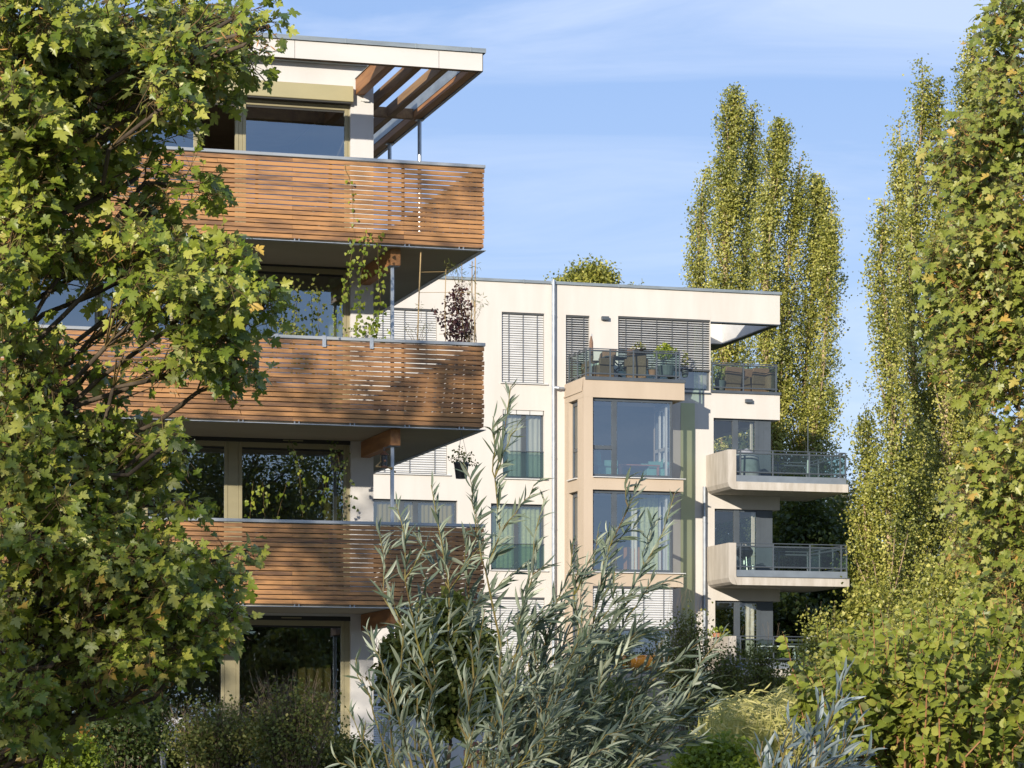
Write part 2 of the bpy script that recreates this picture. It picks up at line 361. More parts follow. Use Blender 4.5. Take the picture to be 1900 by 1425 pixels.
def leaf_arrays(T, P, D, N, S):
    TV, TF = T
    P = np.asarray(P, float); n = len(P)
    y = unit(np.asarray(D, float)); z = np.asarray(N, float)
    z = unit(z - (z * y).sum(1, keepdims=True) * y); x = np.cross(y, z)
    S = np.asarray(S, float).reshape(n, 1, 1) if np.ndim(S) else np.full((n, 1, 1), S)
    V = P[:, None, :] + S * (TV[None, :, 0:1] * x[:, None, :] + TV[None, :, 1:2] * y[:, None, :] + TV[None, :, 2:3] * z[:, None, :])
    F = TF[None] + (np.arange(n) * len(TV))[:, None, None]
    return V.reshape(-1, 3), F.reshape(-1, TF.shape[1])
def leaves(name, T, P, D, N, S, mat_, parent, rn=None):
    if rn is None: rn = rng.random(len(P))
    Ts = T if isinstance(T, list) else [T]
    P, D, N = (np.asarray(q, float) for q in (P, D, N)); S = np.broadcast_to(np.asarray(S, float), (len(P),)); rn = np.asarray(rn)
    VV, FF, RR, off = [], [], [], 0
    pick = rng.integers(0, len(Ts), len(P))
    for k, T_ in enumerate(Ts):                          # a few differently curled blades share one mesh
        i = pick == k
        if not i.any(): continue
        V, F = leaf_arrays(T_, P[i], D[i], N[i], S[i])
        VV.append(V); FF.append(F + off); RR.append(np.repeat(rn[i], len(T_[0]))); off += len(V)
    return raw_mesh(name, np.concatenate(VV), np.concatenate(FF), mat_, parent, np.concatenate(RR))
def curve(p0, p1, sag=0.0, wob=0.0, n=6, up=0.0):
    p0, p1 = Vector(p0), Vector(p1); L_ = (p1 - p0).length
    out = []
    for i in range(n + 1):
        k = i / n
        q = p0.lerp(p1, k)
        q.z += (up - sag) * L_ * 4 * k * (1 - k) * 0.5
        if 0 < i < n and wob:
            q += Vector(rng.normal(size=3)) * wob * L_
        out.append(q)
    return out
def taper(r0, r1, n): return [r0 + (r1 - r0) * i / (n - 1) for i in range(n)]
# ================================================================== timber-clad apartment house
A = thing('apartment_building', 'white apartment house wrapped in brown larch slat balconies with a timber pergola on its roof', 'building', (FA.x, FA.y, 0), ANG)
TW = 2.25                                            # wall plane behind the balconies
SW = FA.S(693, TW)                                   # right end of the wall
SL = -15.0                                           # left end, beyond the picture
ZS = [FA.Z(1130, 899), FA.Z(797.5, 899), FA.Z(464.9, 899)]      # soffits of the three balconies
ZC = [FA.Z(973, 900), FA.Z(637, 900), FA.Z(307, 900)]           # top of their copings
ZFL = [1.25] + [z + 0.2 for z in ZS]                  # floor levels
ZFB, ZFT = FA.Z(131.7, 895.7), FA.Z(99, 897)          # fascia
T_END = 13.0
# --- wall with the big openings of each storey
OPEN_R = FA.S(651, TW)
heads = [FA.Z(1143, 600, TW), FA.Z(815, 600, TW), FA.Z(489, 600, TW), FA.Z(183, 600, TW)]
lefts = [FA.S(-60, TW), FA.S(-60, TW), FA.S(-60, TW), FA.S(-60, TW)]
ZROOF = FA.Z(122, 640, TW)
w = MB()
holed_wall(w, SL, SW, 0.9, ZROOF, TW, TW + 0.3, [(lefts[i], OPEN_R, ZFL[i], heads[i]) for i in range(4)])
w.box(SW - 0.3, SW, TW + 0.302, T_END, 0.9, ZROOF)
w.box(SL, SW, T_END + 0.002, T_END + 0.3, 0.9, ZROOF)
w.build('wall', M['white'], A)
# --- room shells
w = MB()
for i in range(4):
    zc = (ZS[i] if i < 3 else ZROOF - 0.25)
    w.box(SL, SW - 0.31, TW + 5.2, TW + 5.35, ZFL[i] + 0.01, zc - 0.02)
    w.box(SL, SW - 0.31, TW + 0.31, TW + 5.2, zc - 0.05, zc - 0.02)
    w.box(FA.S(300, TW) - 1.6 + 0.35 * i, FA.S(300, TW) - 1.48 + 0.35 * i, TW + 0.32, TW + 5.19, ZFL[i] + 0.012, zc - 0.052)
w.build('room_wall', M['inner'], A)
w = MB()
for i in range(4): w.box(SL, SW - 0.31, TW + 0.31, T_END - 0.05, ZFL[i] - 0.16, ZFL[i])
w.build('room_floor', M['innerd'], A)
# --- roof
w = MB(); w.box(SL, SW + 0.05, TW - 0.12, T_END + 0.4, ZROOF + 0.002, ZROOF + 0.16)
roof = w.build('roof', M['zinc'], A)
w = MB()
gy, gz, gr = TW - 0.24, ZROOF + 0.085, 0.075
poly = [(gy + gr * math.cos(a), gz + gr * math.sin(a)) for a in np.linspace(math.pi, 2 * math.pi, 9)] + [(gy + gr, gz + 0.03), (gy - gr, gz + 0.03)]
w.prism_x(poly, SL, FA.S(668, gy))
for k in range(12): w.box(-2.2 - k * 0.85, -2.17 - k * 0.85, gy - gr - 0.006, gy - gr + 0.01, gz - 0.02, gz + 0.04)
w.build('gutter', M['galv'], A, bevel=0.003)
w = MB(); w.box(SL, FA.S(664, 2.0), TW - 0.42, TW - 0.13, ZROOF + 0.17, ZROOF + 0.25)
w.build('roof_edge_sheet', M['coping'], A)
# --- balcony slabs with zinc edge, slat balustrade, coping, brackets
TB = 9.0
for i in range(3):
    w = MB()
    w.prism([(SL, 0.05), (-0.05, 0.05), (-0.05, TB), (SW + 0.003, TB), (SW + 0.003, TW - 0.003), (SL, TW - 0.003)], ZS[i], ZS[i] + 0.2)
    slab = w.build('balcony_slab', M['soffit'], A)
    w = MB()
    w.box(SL, 0.03, -0.05, 0.06, ZS[i] - 0.012, ZS[i] - 0.002)
    w.box(-0.06, 0.03, 0.062, TB, ZS[i] - 0.012, ZS[i] - 0.002)
    for k in range(11):
        x = -0.35 - 0.9 * k
        w.box(x, x + 0.012, -0.045, 0.02, ZS[i], ZS[i] + 0.03); w.box(x - 0.07, x - 0.058, -0.045, 0.02, ZS[i], ZS[i] + 0.03)
    w.build('edge_trim', M['galv'], slab)
    zb, zt = ZS[i] + 0.035, ZC[i] - 0.055
    n = 17; pitch = (zt - zb) / n
    w = MB()
    for k in range(n):
        z0 = zb + pitch * k + rng.uniform(0, 0.0025); z1 = z0 + pitch - 0.0125 - rng.uniform(0, 0.003)
        x = SL
        joints = [-10.3, -7.9, -5.52, -3.15, -1.33] if k % 2 == 0 else [-10.3, -6.72, -4.35, -1.33]
        for xe in joints + [0.0]:
            w.cur = float(np.clip(0.5 + rng.normal() * 0.2, 0.02, 0.98))
            e = rng.uniform(-0.008, 0.012) if xe == 0.0 else 0.0
            w.cbox(x + 0.0015, xe - 0.0015 + e, -0.028 + rng.uniform(-0.002, 0.002), -0.004, z0, z1, 0.003)
            x = xe
        x = 0.04
        for xe in (3.4, 6.2, TB):
            w.cur = float(np.clip(0.5 + rng.normal() * 0.25, 0.02, 0.98))
            w.cbox(-0.028, -0.004, x + 0.0015, xe - 0.0015, z0, z1, 0.003); x = xe
    rail = w.build('slat_balustrade', M['slat'], A)
    for k in range(9):
        x = -0.12 - 1.19 * k
        w = MB(); w.box(x - 0.045, x, 0.0, 0.045, ZS[i] + 0.2, zt); w.build('post', M['mid'], rail)
    for k in range(1, 5):
        w = MB(); w.box(-0.078, -0.04, 1.4 * k, 1.4 * k + 0.05, ZS[i] + 0.2, zt); w.build('post', M['mid'], rail)
    w = MB()
    w.cbox(SL, 0.022, -0.045, 0.065, ZC[i] - 0.052, ZC[i], 0.006)
    w.cbox(-0.085, 0.022, 0.068, TB, ZC[i] - 0.052, ZC[i], 0.006)
    w.build('coping', M['coping'], rail)
# brackets for flower boxes hooked over the middle coping
for px in (513, 601.5, 689.5):
    w = MB(); s = FA.S(px, -0.05)
    w.box(s - 0.03, s + 0.03, -0.056, -0.048, ZC[1] - 0.17, ZC[1] + 0.012)
    w.box(s - 0.03, s + 0.03, -0.048, 0.09, ZC[1] + 0.002, ZC[1] + 0.012)
    for z in (0.05, 0.13): w.box(s - 0.008, s + 0.008, -0.062, -0.056, ZC[1] - z - 0.008, ZC[1] - z + 0.008)
    w.build('flower_box_bracket', M['galv'], A)
# --- beams on steel posts that carry the balconies
for i in range(3):
    w = MB(); w.cur = 0.3 + 0.2 * i
    s0 = FA.S(725, 0.2); s1 = FA.S(743, 0.2)
    w.cbox(s0, s1, 0.2, TW - 0.004, ZS[i] - 0.274, ZS[i] - 0.006, 0.008)
    bm = w.build('balcony_beam', M['beam'], A)
    w = MB(); w.box(s0 - 0.02, s1, 0.22, 0.5, ZS[i] - 0.288, ZS[i] - 0.276); w.build('head_plate', M['mid'], bm)
for i in range(3):
    w = MB(); s0 = FA.S(724.5, 0.3)
    z0 = ZFL[i] if i else 1.1
    w.cbox(s0, s0 + 0.055, 0.27, 0.325, z0, ZS[i] - 0.29, 0.006)
    w.box(s0 - 0.05, s0 + 0.105, 0.22, 0.375, z0, z0 + 0.012)
    w.build('steel_post', M['galv'], A)
# --- pergola on the roof terrace
w = MB()
js = [SL] + [FA.S(x, 0) for x in (-300, 40, 547, 814.5)] + [FA.S(895.5, 0)]
for a, b in zip(js[:-1], js[1:]):
    w.cur = rng.random(); w.box(a + 0.004, b - 0.004, 0.0, 0.022, ZFB, ZFT)
w.build('fascia', M['panel'], A)
w = MB()
w.cbox(SL, FA.S(893, 0), 0.024, 0.16, ZFB + 0.004, ZFT - 0.01)
w.build('fascia_beam', M['greybeam'], A)
w = MB()
SE = FA.S(897.5, 0)
w.box(SL, SE + 0.03, -0.035, 0.24, ZFT + 0.012, ZFT + 0.024)
w.box(SL, SE + 0.03, -0.037, -0.03, ZFT + 0.002, FA.Z(91, 900))
w.box(SL, SE + 0.03, -0.03, 0.24, FA.Z(91, 900) - 0.03, FA.Z(91, 900) - 0.012)
w.box(SE - 0.16, SE + 0.03, 0.242, TB, ZFT + 0.012, ZFT + 0.03)
w.box(SE + 0.022, SE + 0.03, 0.0, TB, ZFT + 0.0, FA.Z(91, 900) - 0.031)
for px in (430, 640, 770, 872): 
    s = FA.S(px, 0); w.box(s, s + 0.02, -0.042, 0.1, ZFT + 0.002, FA.Z(91, 900) + 0.004)
w.build('fascia_coping', M['zinc'], A)
hb = 0.2
for k, px in enumerate((732, 781, 831)):
    w = MB(); w.cur = 0.15 + 0.3 * k
    s1 = FA.S(px, 0.2)
    if k == 0:
        w.cbox(s1 - 0.155, s1, 0.165, TW - 0.003, ZFB + 0.003, ZFB + 0.262, 0.006)
        w.build('pergola_beam', M['beam'], A)
        w = MB(); w.box(s1 - 0.17, s1 + 0.01, 0.25, TW + 0.3, ZFB + 0.266, ZFB + 0.275); w.build('beam_cover', M['zinc'], A)
    else:
        w.cbox(s1 - 0.12, s1, 0.165, TB, ZFB + 0.003, ZFB + 0.003 + hb, 0.006)
        w.build('pergola_beam', M['greybeam'], A)
w = MB(); w.cur = 0.8
s1 = FA.S(887, 0.1)
w.cbox(s1 - 0.14, s1, 0.165, TB, ZFB + 0.003, ZFB + 0.003 + hb, 0.006)
w.build('pergola_beam', M['beam'], A)
w = MB(); w.box(s1 - 0.15, s1 - 0.142, 0.17, TB, ZFB + 0.12, ZFB + 0.31); w.box(s1 - 0.15, SE + 0.02, 0.17, TB, ZFB + 0.312, ZFB + 0.32)
w.build('beam_cover', M['zinc'], A)
w = MB(); w.box(s1 + 0.003, SE - 0.004, 0.026, TB, ZFB - 0.006, ZFT - 0.004); w.build('side_fascia', M['dark'], A)
for tt in (3.72,):
    w = MB(); w.cur = 0.6
    w.cbox(SW, s1 - 0.143, tt, tt + 0.1, ZFB - 0.004, ZFB + hb - 0.03, 0.006)
    w.build('cross_beam', M['greybeam'], A)
for px, tt in ((778.5, 3.77), (723, 5.84)):
    w = MB(); s = FA.S(px, tt)
    w.tube([(s, tt, ZFL[3]), (s, tt, ZFB - 0.008)], 0.035, 10); w.box(s - 0.07, s + 0.07, tt - 0.07, tt + 0.07, ZFB - 0.02, ZFB - 0.008)
    w.build('pergola_post', M['galv'], A)
# --- shutter box and joinery
s0, s1 = FA.S(-60, TW), FA.S(655.5, TW - 0.12)
w = MB(); w.cbox(s0, s1, TW - 0.12, TW - 0.003, FA.Z(189, 655, TW - 0.12), FA.Z(160, 655, TW - 0.12), 0.008)
w.build('shutter_box', M['sand'], A)
w = MB(); w.box(s0, s1 - 0.03, TW - 0.10, TW - 0.01, FA.Z(192.5, 655, TW - 0.1), FA.Z(189.6, 655, TW - 0.1)); w.build('shutter_rail', M['rubber'], A)
w = MB(); s = FA.S(680, TW); z = FA.Z(186, 680, TW)
w.box(s - 0.06, s + 0.035, TW - 0.05, TW - 0.003, z - 0.03, z + 0.055); w.box(s - 0.10, s - 0.06, TW - 0.02, TW - 0.003, z - 0.02, z); w.build('wall_switch', M['whitep'], A)
def a_window(i, x0, x1, open_=False, fr=0.055, curtain=None):
    """a framed pane between two pixel columns of the photograph, floor to head"""
    t = TW + 0.10
    a, b = FA.S(x0, t), FA.S(x1, t)
    z0, z1 = ZFL[i] + 0.02, heads[i] - 0.07
    w = MB()
    w.cbox(a - 0.055, a, t - 0.03, t + 0.05, z0, z1, 0.005); w.cbox(b, b + 0.055, t - 0.03, t + 0.05, z0, z1, 0.005)
    w.cbox(a + 0.001, b - 0.001, t - 0.03, t + 0.05, z1 - 0.09, z1, 0.005); w.cbox(a + 0.001, b - 0.001, t - 0.03, t + 0.05, z0, z0 + 0.08, 0.005)
    f = w.build('window', M['bronze'], A)
    w = MB(); w.box(a + 0.002, b - 0.002, t - 0.012, t - 0.006, z1 - 0.125, z1 - 0.093)
    w.build('seal', M['rubber'], f)
    if not open_:
        raw_mesh('pane', [(a, t, z0 + 0.08), (b, t, z0 + 0.08), (b, t, z1 - 0.09), (a, t, z1 - 0.09)], [(0, 1, 2, 3)], M['glassA'], f)
    else:
        raw_mesh('pane', [(a + 0.03, t + 0.06, z0 + 0.08), (a + 0.06, t + 0.75, z0 + 0.08), (a + 0.06, t + 0.75, z1 - 0.09), (a + 0.03, t + 0.06, z1 - 0.09)], [(0, 1, 2, 3)], M['glassA'], f)
    if curtain:
        ca, cb, cm = FA.S(curtain[0], t + 0.3), FA.S(curtain[1], t + 0.3), curtain[2]
        n = max(8, int((cb - ca) / 0.028)); V, F = [], []
        for k in range(n + 1):
            x = ca + (cb - ca) * k / n; y = t + 0.3 + 0.035 * math.sin(k * 1.25) + 0.01 * math.sin(k * 2.9)
            V += [(x, y, z0 + 0.05), (x, y, z1 - 0.1)]
        for k in range(n): F.append((2 * k, 2 * k + 2, 2 * k + 3, 2 * k + 1))
        raw_mesh('curtain', V, F, cm, f, smooth=True)
    return f
a_window(3, 456, 639); a_window(3, 371, 436, True); a_window(3, 238, 359); a_window(3, 112, 226); a_window(3, -40, 100)
a_window(2, 452, 636, curtain=(609, 634, M['curtaing'])); a_window(2, 330, 436); a_window(2, 190, 315); a_window(2, -40, 176)
a_window(1, 449, 637, curtain=(600, 632, M['curtaino'])); a_window(1, 274, 416); a_window(1, 70, 250); a_window(1, -40, 55)
a_window(0, 444, 632, curtain=(552, 612, M['curtaino'])); a_window(0, 256, 410, curtain=(262, 300, M['curtaing'])); a_window(0, 90, 240, curtain=(130, 225, M['curtaing'])); a_window(0, -40, 76)
for i, xs_ in enumerate([((76, 90), (240, 256), (410, 444), (632, 651)), ((55, 70), (250, 274), (416, 449), (637, 651)), ((176, 190), (315, 330), (436, 452), (636, 651)), ((100, 112), (226, 238), (359, 371), (436, 456), (639, 651))]):
    for x0, x1 in xs_:                                 # posts between the units
        t = TW + 0.10; a, b = FA.S(x0, t) + 0.057, FA.S(x1, t) - (0.057 if x1 < 651 else -0.02)
        if b - a > 0.01: w = MB(); w.cbox(a, b, t - 0.022, t + 0.05, ZFL[i] + 0.02, heads[i] - 0.07, 0.004); w.build('mullion', M['bronze'], A)
for i in range(3):                                     # dark head boards and trickle vents
    t = TW + 0.06
    w = MB(); w.box(lefts[i], OPEN_R, t - 0.03, t + 0.2, heads[i] - 0.075, heads[i] - 0.002); hd = w.build('window_head', M['rubber'], A)
    w = MB(); s = FA.S([540, 543, 546][i], t); w.box(s - 0.17, s + 0.17, t - 0.042, t - 0.032, heads[i] - 0.045, heads[i] - 0.025); w.build('vent', M['bronze'], hd)
# interior partition and seat seen in the top window
w = MB(); s = FA.S(612, TW + 1.2); w.box(s, s + 0.28, TW + 1.2, TW + 1.5, ZFL[3], ZFL[3] + 1.15); w.build('room_cupboard', M['whitep'], A)
w = MB(); w.box(FA.S(23, 0.1), FA.S(27, 0.1), 0.08, TW - 0.01, ZFL[2] + 0.01, ZS[2] - 0.003); w.build('balcony_screen', M['whitep'], A)
# plinth under the ground floor
w = MB(); w.box(SL, 0.05, -0.35, TW - 0.004, 0.2, 1.235); w.build('terrace_base', M['concrete'], A)
# ================================================================== cream apartment house behind
B = thing('apartment_building', 'cream rendered apartment house with grey blinds, a beige window bay and concrete balconies', 'building', (FB.x, FB.y, 0), ANG)
S, Z = FB.S, FB.Z
BD = 1.95                                             # how far bay and balconies stand out
SL2, SR2 = S(560), S(1447)                             # ends of the facade
ZR = Z(528, 1032)                                      # top of the wall under the coping
# window openings in the main wall (pixel columns / rows of the photograph at the wall plane)
W_left = [(931, 1010, 580, 711, 'shut'), (933, 1010, 761, 888, 'curt'), (911, 1011, 935, 1058, 'lace'), (911, 1011, 1108, 1232, 'shut'), (911, 1011, 1283, 1400, 'shut')]
W_far = [(690, 811, 571.5, 706, 'shut'), (690, 830, 752, 879, 'shut2'), (690, 849, 927, 1052, 'glass'), (735, 830, 1100, 1213, 'shut'), (640, 722, 1283, 1400, 'shut')]
W_top = [(1050, 1094, 585, 722, 'door'), (1147, 1318, 590, 722, 'wide')]
W_right = [(1324, 1433, 777, 892, 'corner'), (1326, 1436, 945, 1066, 'corner'), (1327, 1437, 1115, 1238, 'corner'), (1329, 1437, 1290, 1410, 'corner')]
def rect(x0, x1, y0, y1, t=0.0):
    xm = (x0 + x1) / 2
    return (S(x0, t), S(x1, t), Z(y1, xm, t), Z(y0, xm, t))
holes = [rect(*q[:4]) for q in W_left + W_far + W_top + W_right]
BAYL, BAYR = S(1066), S(1290)                          # the bay hides this piece of wall
ZTER = Z(727, 1290)                                    # terrace level of the top storey
ZBANDR = [Z(775.5, 1400), Z(945, 1400), Z(1115, 1400), Z(1290, 1400)]
w = MB()
SCOR = S(1318.5)                                       # top storey ends here, open corner terrace beyond
mid_top = Z(595.5, 1300)
holes_all = holes + [(S(1085, 0), S(1245, 0), 0.9, Z(722, 1170))]
# wall of the lower storeys, wall of the top storey, parapet band
holed_wall(w, SL2, SCOR, 0.9, ZR, 0.0, 0.32, holes_all)
low = [h for h in holes_all if h[1] > SCOR]
low = [(h[0], SR2 + 1, h[2], h[3]) for h in low]        # openings run round the corner
holed_wall(w, SCOR + 0.001, SR2, 0.9, ZTER - 0.01, 0.0, 0.32, low)
for k in range(3):
    w.box(SR2 - 0.3, SR2, 0.322, 6.0, low[k][3], (ZTER - 0.012) if k == 0 else low[k - 1][2])
w.box(SCOR + 0.001, SR2, 0.0, 0.30, mid_top + 0.0, ZR)
w.box(SCOR - 0.3, SCOR, 0.322, 9.0, ZTER, ZR)
w.box(SL2, S(1312), 9.6, 9.9, 0.9, ZR)
w.build('wall', M['cream'], B)
# roof overhang with an opening to the sky over the corner terrace
w = MB()
w.box(SR2 - 0.22, SR2, 0.302, 6.0, mid_top, ZR)
w.box(SCOR + 0.002, SR2 - 0.222, 4.6, 7.0, mid_top, ZR)
w.build('roof_overhang', M['whitep'], B)
w = MB()
w.box(SR2 - 0.224, SR2 + 0.004, 0.0, 6.0, mid_top - 0.03, mid_top - 0.003); w.box(SCOR + 0.001, SR2 - 0.226, 4.58, 6.0, mid_top - 0.03, mid_top - 0.003)
w.box(SCOR + 0.001, SR2 - 0.226, 0.0, 0.3, mid_top - 0.03, mid_top - 0.003)
w.build('overhang_edge', M['mid'], B)
# roof and coping
w = MB(); w.box(SL2, SCOR, 0.33, 9.5, ZR - 0.5, ZR - 0.35); w.build('roof', M['zinc'], B)
w = MB()
zc = Z(523.5, 1032)
w.cbox(SL2, SR2 + 0.05, -0.06, 0.36, ZR + 0.003, zc + 0.02, 0.008); w.cbox(SR2 - 0.30, SR2 + 0.05, 0.363, 6.0, ZR + 0.003, zc + 0.02, 0.008)
for k in range(5):
    s = -6.2 + 3.1 * k; w.box(s, s + 0.05, -0.068, 0.2, ZR + 0.001, zc + 0.026)
w.build('roof_coping', M['zinc'], B)
# storey floors and rooms inside
floors_b = [1.27] + [Z(q, 1100) for q in (1246, 1071, 897)] + [ZTER]
w = MB()
for i, z in enumerate(floors_b):
    w.box(SL2, SR2 - 0.32 if i == 4 else SR2 - 0.9, 0.34, 9.5, z - 0.24, z - 0.004)
w.build('room_floor', M['innerd'], B)
w = MB()
for i, z in enumerate(floors_b):
    top = (floors_b[i + 1] - 0.25) if i < 4 else ZR - 0.52
    w.box(SL2, S(1310), 4.4, 4.5, z, top)
    w.box(S(870) - 0.05, S(870) + 0.05, 0.4, 4.39, z, top); w.box(S(1040), S(1040) + 0.1, 0.4, 4.39, z, top); w.box(S(1300) - 0.05, S(1300) + 0.05, 0.4, 4.39, z, top)
    w.box(SL2, S(1310), 0.36, 4.39, top - 0.03, top - 0.004)
w.build('room_wall', M['inner'], B)

def blind(parent, a, b, z0, z1, t, tilt=55, pitch=0.072, drop=1.0, cords=3, depth=0.078):
    """a raffstore: separate tilted slats with ladder cords, head rail and bottom rail"""
    w = MB(); zb = z1 - (z1 - z0) * drop
    n = int((z1 - zb - 0.06) / pitch); c, s_ = math.cos(R(tilt)), math.sin(R(tilt))
    for k in range(n):
        zc_ = z1 - 0.06 - pitch * (k + 0.5); w.cur = float(rng.random())
        h = depth / 2; j = rng.normal() * 0.0015
        dy, dz = h * c, h * s_
        if True:
            w.add([(a + 0.012, t - dy, zc_ - dz + j), (b - 0.012, t - dy, zc_ - dz + j), (b - 0.012, t + dy, zc_ + dz + j), (a + 0.012, t + dy, zc_ + dz + j),
                   (a + 0.012, t - dy + 0.002, zc_ - dz + j - 0.002), (b - 0.012, t - dy + 0.002, zc_ - dz + j - 0.002), (b - 0.012, t + dy + 0.002, zc_ + dz + j - 0.002), (a + 0.012, t + dy + 0.002, zc_ + dz + j - 0.002)],
                  [(0, 1, 2, 3), (7, 6, 5, 4), (0, 4, 5, 1), (2, 6, 7, 3)])
    o = w.build('blind', M['blind'], parent)
    w = MB()
    for k in range(cords):
        x = a + (b - a) * (k + 0.5) / cords
        w.box(x - 0.008, x + 0.008, t - 0.052, t - 0.046, zb, z1)
    w.box(a + 0.01, b - 0.01, t - 0.04, t + 0.04, zb - 0.01, zb + 0.035); w.box(a + 0.005, b - 0.005, t - 0.045, t + 0.045, z1 - 0.05, z1 - 0.001)
    w.build('blind_cord', M['cord'], parent)
def curtain(parent, a, b, z0, z1, t, m, wav=0.03):
    n = max(8, int((b - a) / 0.03)); V, F = [], []
    ph = rng.random() * 6
    for k in range(n + 1):
        x = a + (b - a) * k / n; y = t + wav * math.sin(k * 1.3 + ph) + wav * 0.4 * math.sin(k * 2.9)
        V += [(x, y, z0), (x, y, z1)]
    for k in range(n): F.append((2 * k, 2 * k + 2, 2 * k + 3, 2 * k + 1))
    raw_mesh('curtain', V, F, m, parent, smooth=True)
def pane(parent, p, m=None):
    return raw_mesh('pane', p, [(0, 1, 2, 3)], m or M['glassB'], parent)
def b_window(r, mull=(), bl=None, cur=None, sill=True, fr=0.055, t=0.16, mw=0.09, rail=False, drop=1.0, fm='dark', tilt=55, cords=3):
    a, b, z0, z1 = r
    w = MB()
    w.cbox(a + 0.002, a + fr, t - 0.03, t + 0.05, z0 + 0.002, z1 - 0.002); w.cbox(b - fr, b - 0.002, t - 0.03, t + 0.05, z0 + 0.002, z1 - 0.002)
    w.cbox(a + fr + 0.001, b - fr - 0.001, t - 0.03, t + 0.05, z1 - fr - 0.02, z1 - 0.002); w.cbox(a + fr + 0.001, b - fr - 0.001, t - 0.03, t + 0.05, z0 + 0.002, z0 + fr + 0.02)
    for m_ in mull:
        x = a + (b - a) * m_; w.cbox(x - mw / 2, x + mw / 2, t - 0.035, t + 0.045, z0 + fr + 0.021, z1 - fr - 0.021)
    f = w.build('window', M[fm], B)
    pane(f, [(a + fr, t, z0 + fr), (b - fr, t, z0 + fr), (b - fr, t, z1 - fr), (a + fr, t, z1 - fr)], M['glassW'])
    if sill:
        w = MB(); w.cbox(a - 0.05, b + 0.10, -0.07, t - 0.032, z0 - 0.03, z0 + 0.0, 0.004); w.build('sill', M['whitep'], f)
    if bl: blind(f, a, b, z0 + 0.0, z1, 0.075, drop=drop, tilt=tilt, cords=cords)
    if cur:
        for (c0, c1, cm) in cur: curtain(f, a + (b - a) * c0, a + (b - a) * c1, z0 + 0.02, z1 - 0.05, t + 0.16, cm)
    if rail:
        zr = z0 + (z1 - z0) * 0.40
        w = MB(); w.cbox(a + 0.004, b - 0.004, 0.045, 0.065, zr - 0.012, zr + 0.012); rr = w.build('rail', M['mid'], f)
        pane(rr, [(a + 0.01, 0.055, z0 + 0.06), (b - 0.01, 0.055, z0 + 0.06), (b - 0.01, 0.055, zr - 0.013), (a + 0.01, 0.055, zr - 0.013)], M['rail'])
    return f
for q in W_left + W_far:
    r = rect(*q[:4]); k = q[4]
    if k == 'shut': b_window(r, mull=(0.5,), bl=True)
    elif k == 'shut2': b_window(r, mull=(0.64,), bl=True)
    elif k == 'curt':
        f = b_window(r, mull=(0.53,), cur=((0.04, 0.50, M['curtain']), (0.62, 0.97, M['curtain'])), rail=True, mw=0.14)
        w = MB()
        for u in range(3): w.box(r[0] + 0.02 + (r[1] - r[0] - 0.04) * u / 3 + 0.012, r[0] + 0.02 + (r[1] - r[0] - 0.04) * (u + 1) / 3 - 0.012, 0.04, 0.10, r[3] - 0.13, r[3] - 0.004)
        w.build('blind_box', M['blind'], f)
    elif k == 'lace': b_window(r, mull=(0.49,), cur=((0.05, 0.96, M['curtaing']),), rail=True, mw=0.14)
    elif k == 'glass':
        b_window(r, mull=(0.36, 0.52), mw=0.16, rail=True, cur=((0.03, 0.97, M['ochre']),))  # ochre sheet added behind the panes, standing for the sunlit brown interior
for q in W_top:
    r = rect(*q[:4])
    if q[4] == 'door': b_window(r, bl=True, sill=False, tilt=28, cords=2)
    else: b_window(r, mull=(0.45,), bl=True, sill=False, drop=0.72, tilt=28, cur=((0.86, 0.98, M['curtaing']),), cords=6)
w = MB()
for px, py in ((1122.5, 590.5),): 
    s, z = S(px, -0.05), Z(py, px, -0.05); w.cbox(s - 0.11, s + 0.11, -0.13, -0.002, z - 0.06, z + 0.055, 0.01)
w.build('wall_lamp', M['dark'], B)
w = MB()
s, z = S(1389, -0.05), Z(744, 1389, -0.05); w.cbox(s - 0.11, s + 0.11, -0.13, -0.002, z - 0.06, z + 0.055, 0.01)
w.build('wall_lamp', M['dark'], B)
# green stripe, downpipes, door sill
w = MB(); w.box(S(1263), S(1289), -0.012, -0.003, 1.0, Z(748, 1276)); w.build('green_stripe', M['green'], B)
def downpipe(px, y0, y1, elbow=None):
    s = S(px, -0.1); w = MB(); z0, z1 = Z(y1, px, -0.1), Z(y0, px, -0.1)
    w.tube([(s, -0.1, z0), (s, -0.1, z1)], 0.058, 12)
    for k in range(7):
        z = z1 - 1.1 - k * 2.2
        if z > z0: w.tube([(s, -0.1, z - 0.02), (s, -0.1, z + 0.02)], 0.066, 12); w.box(s - 0.012, s + 0.012, -0.05, -0.002, z - 0.012, z + 0.012)
    if elbow: 
        z = Z(elbow, px, -0.1); w.tube([(s, -0.1, z + 0.02), (s + 0.16, -0.16, z + 0.0)], 0.05, 10); w.tube([(s + 0.14, -0.15, z), (s + 0.34, -0.14, z)], 0.035, 10)
    w.build('downpipe', M['galv'], B, smooth=False)
downpipe(1027, 519, 1400, 720)
downpipe(1307, 903, 1400)
w = MB(); w.box(S(1265), S(1318), -0.05, 0.05, ZTER - 0.06, ZTER - 0.02); w.box(S(1318.5), SR2 + 0.03, -0.05, 0.34, ZTER - 0.008, ZTER + 0.075); w.box(SR2 - 0.3, SR2 + 0.03, 0.342, 6.0, ZTER - 0.008, ZTER + 0.075)
w.build('terrace_edge', M['dark'], B)
w = MB(); w.box(SCOR, SR2 - 0.31, 0.33, 6.0, ZTER - 0.3, ZTER - 0.01); w.build('terrace_floor', M['concrete'], B)
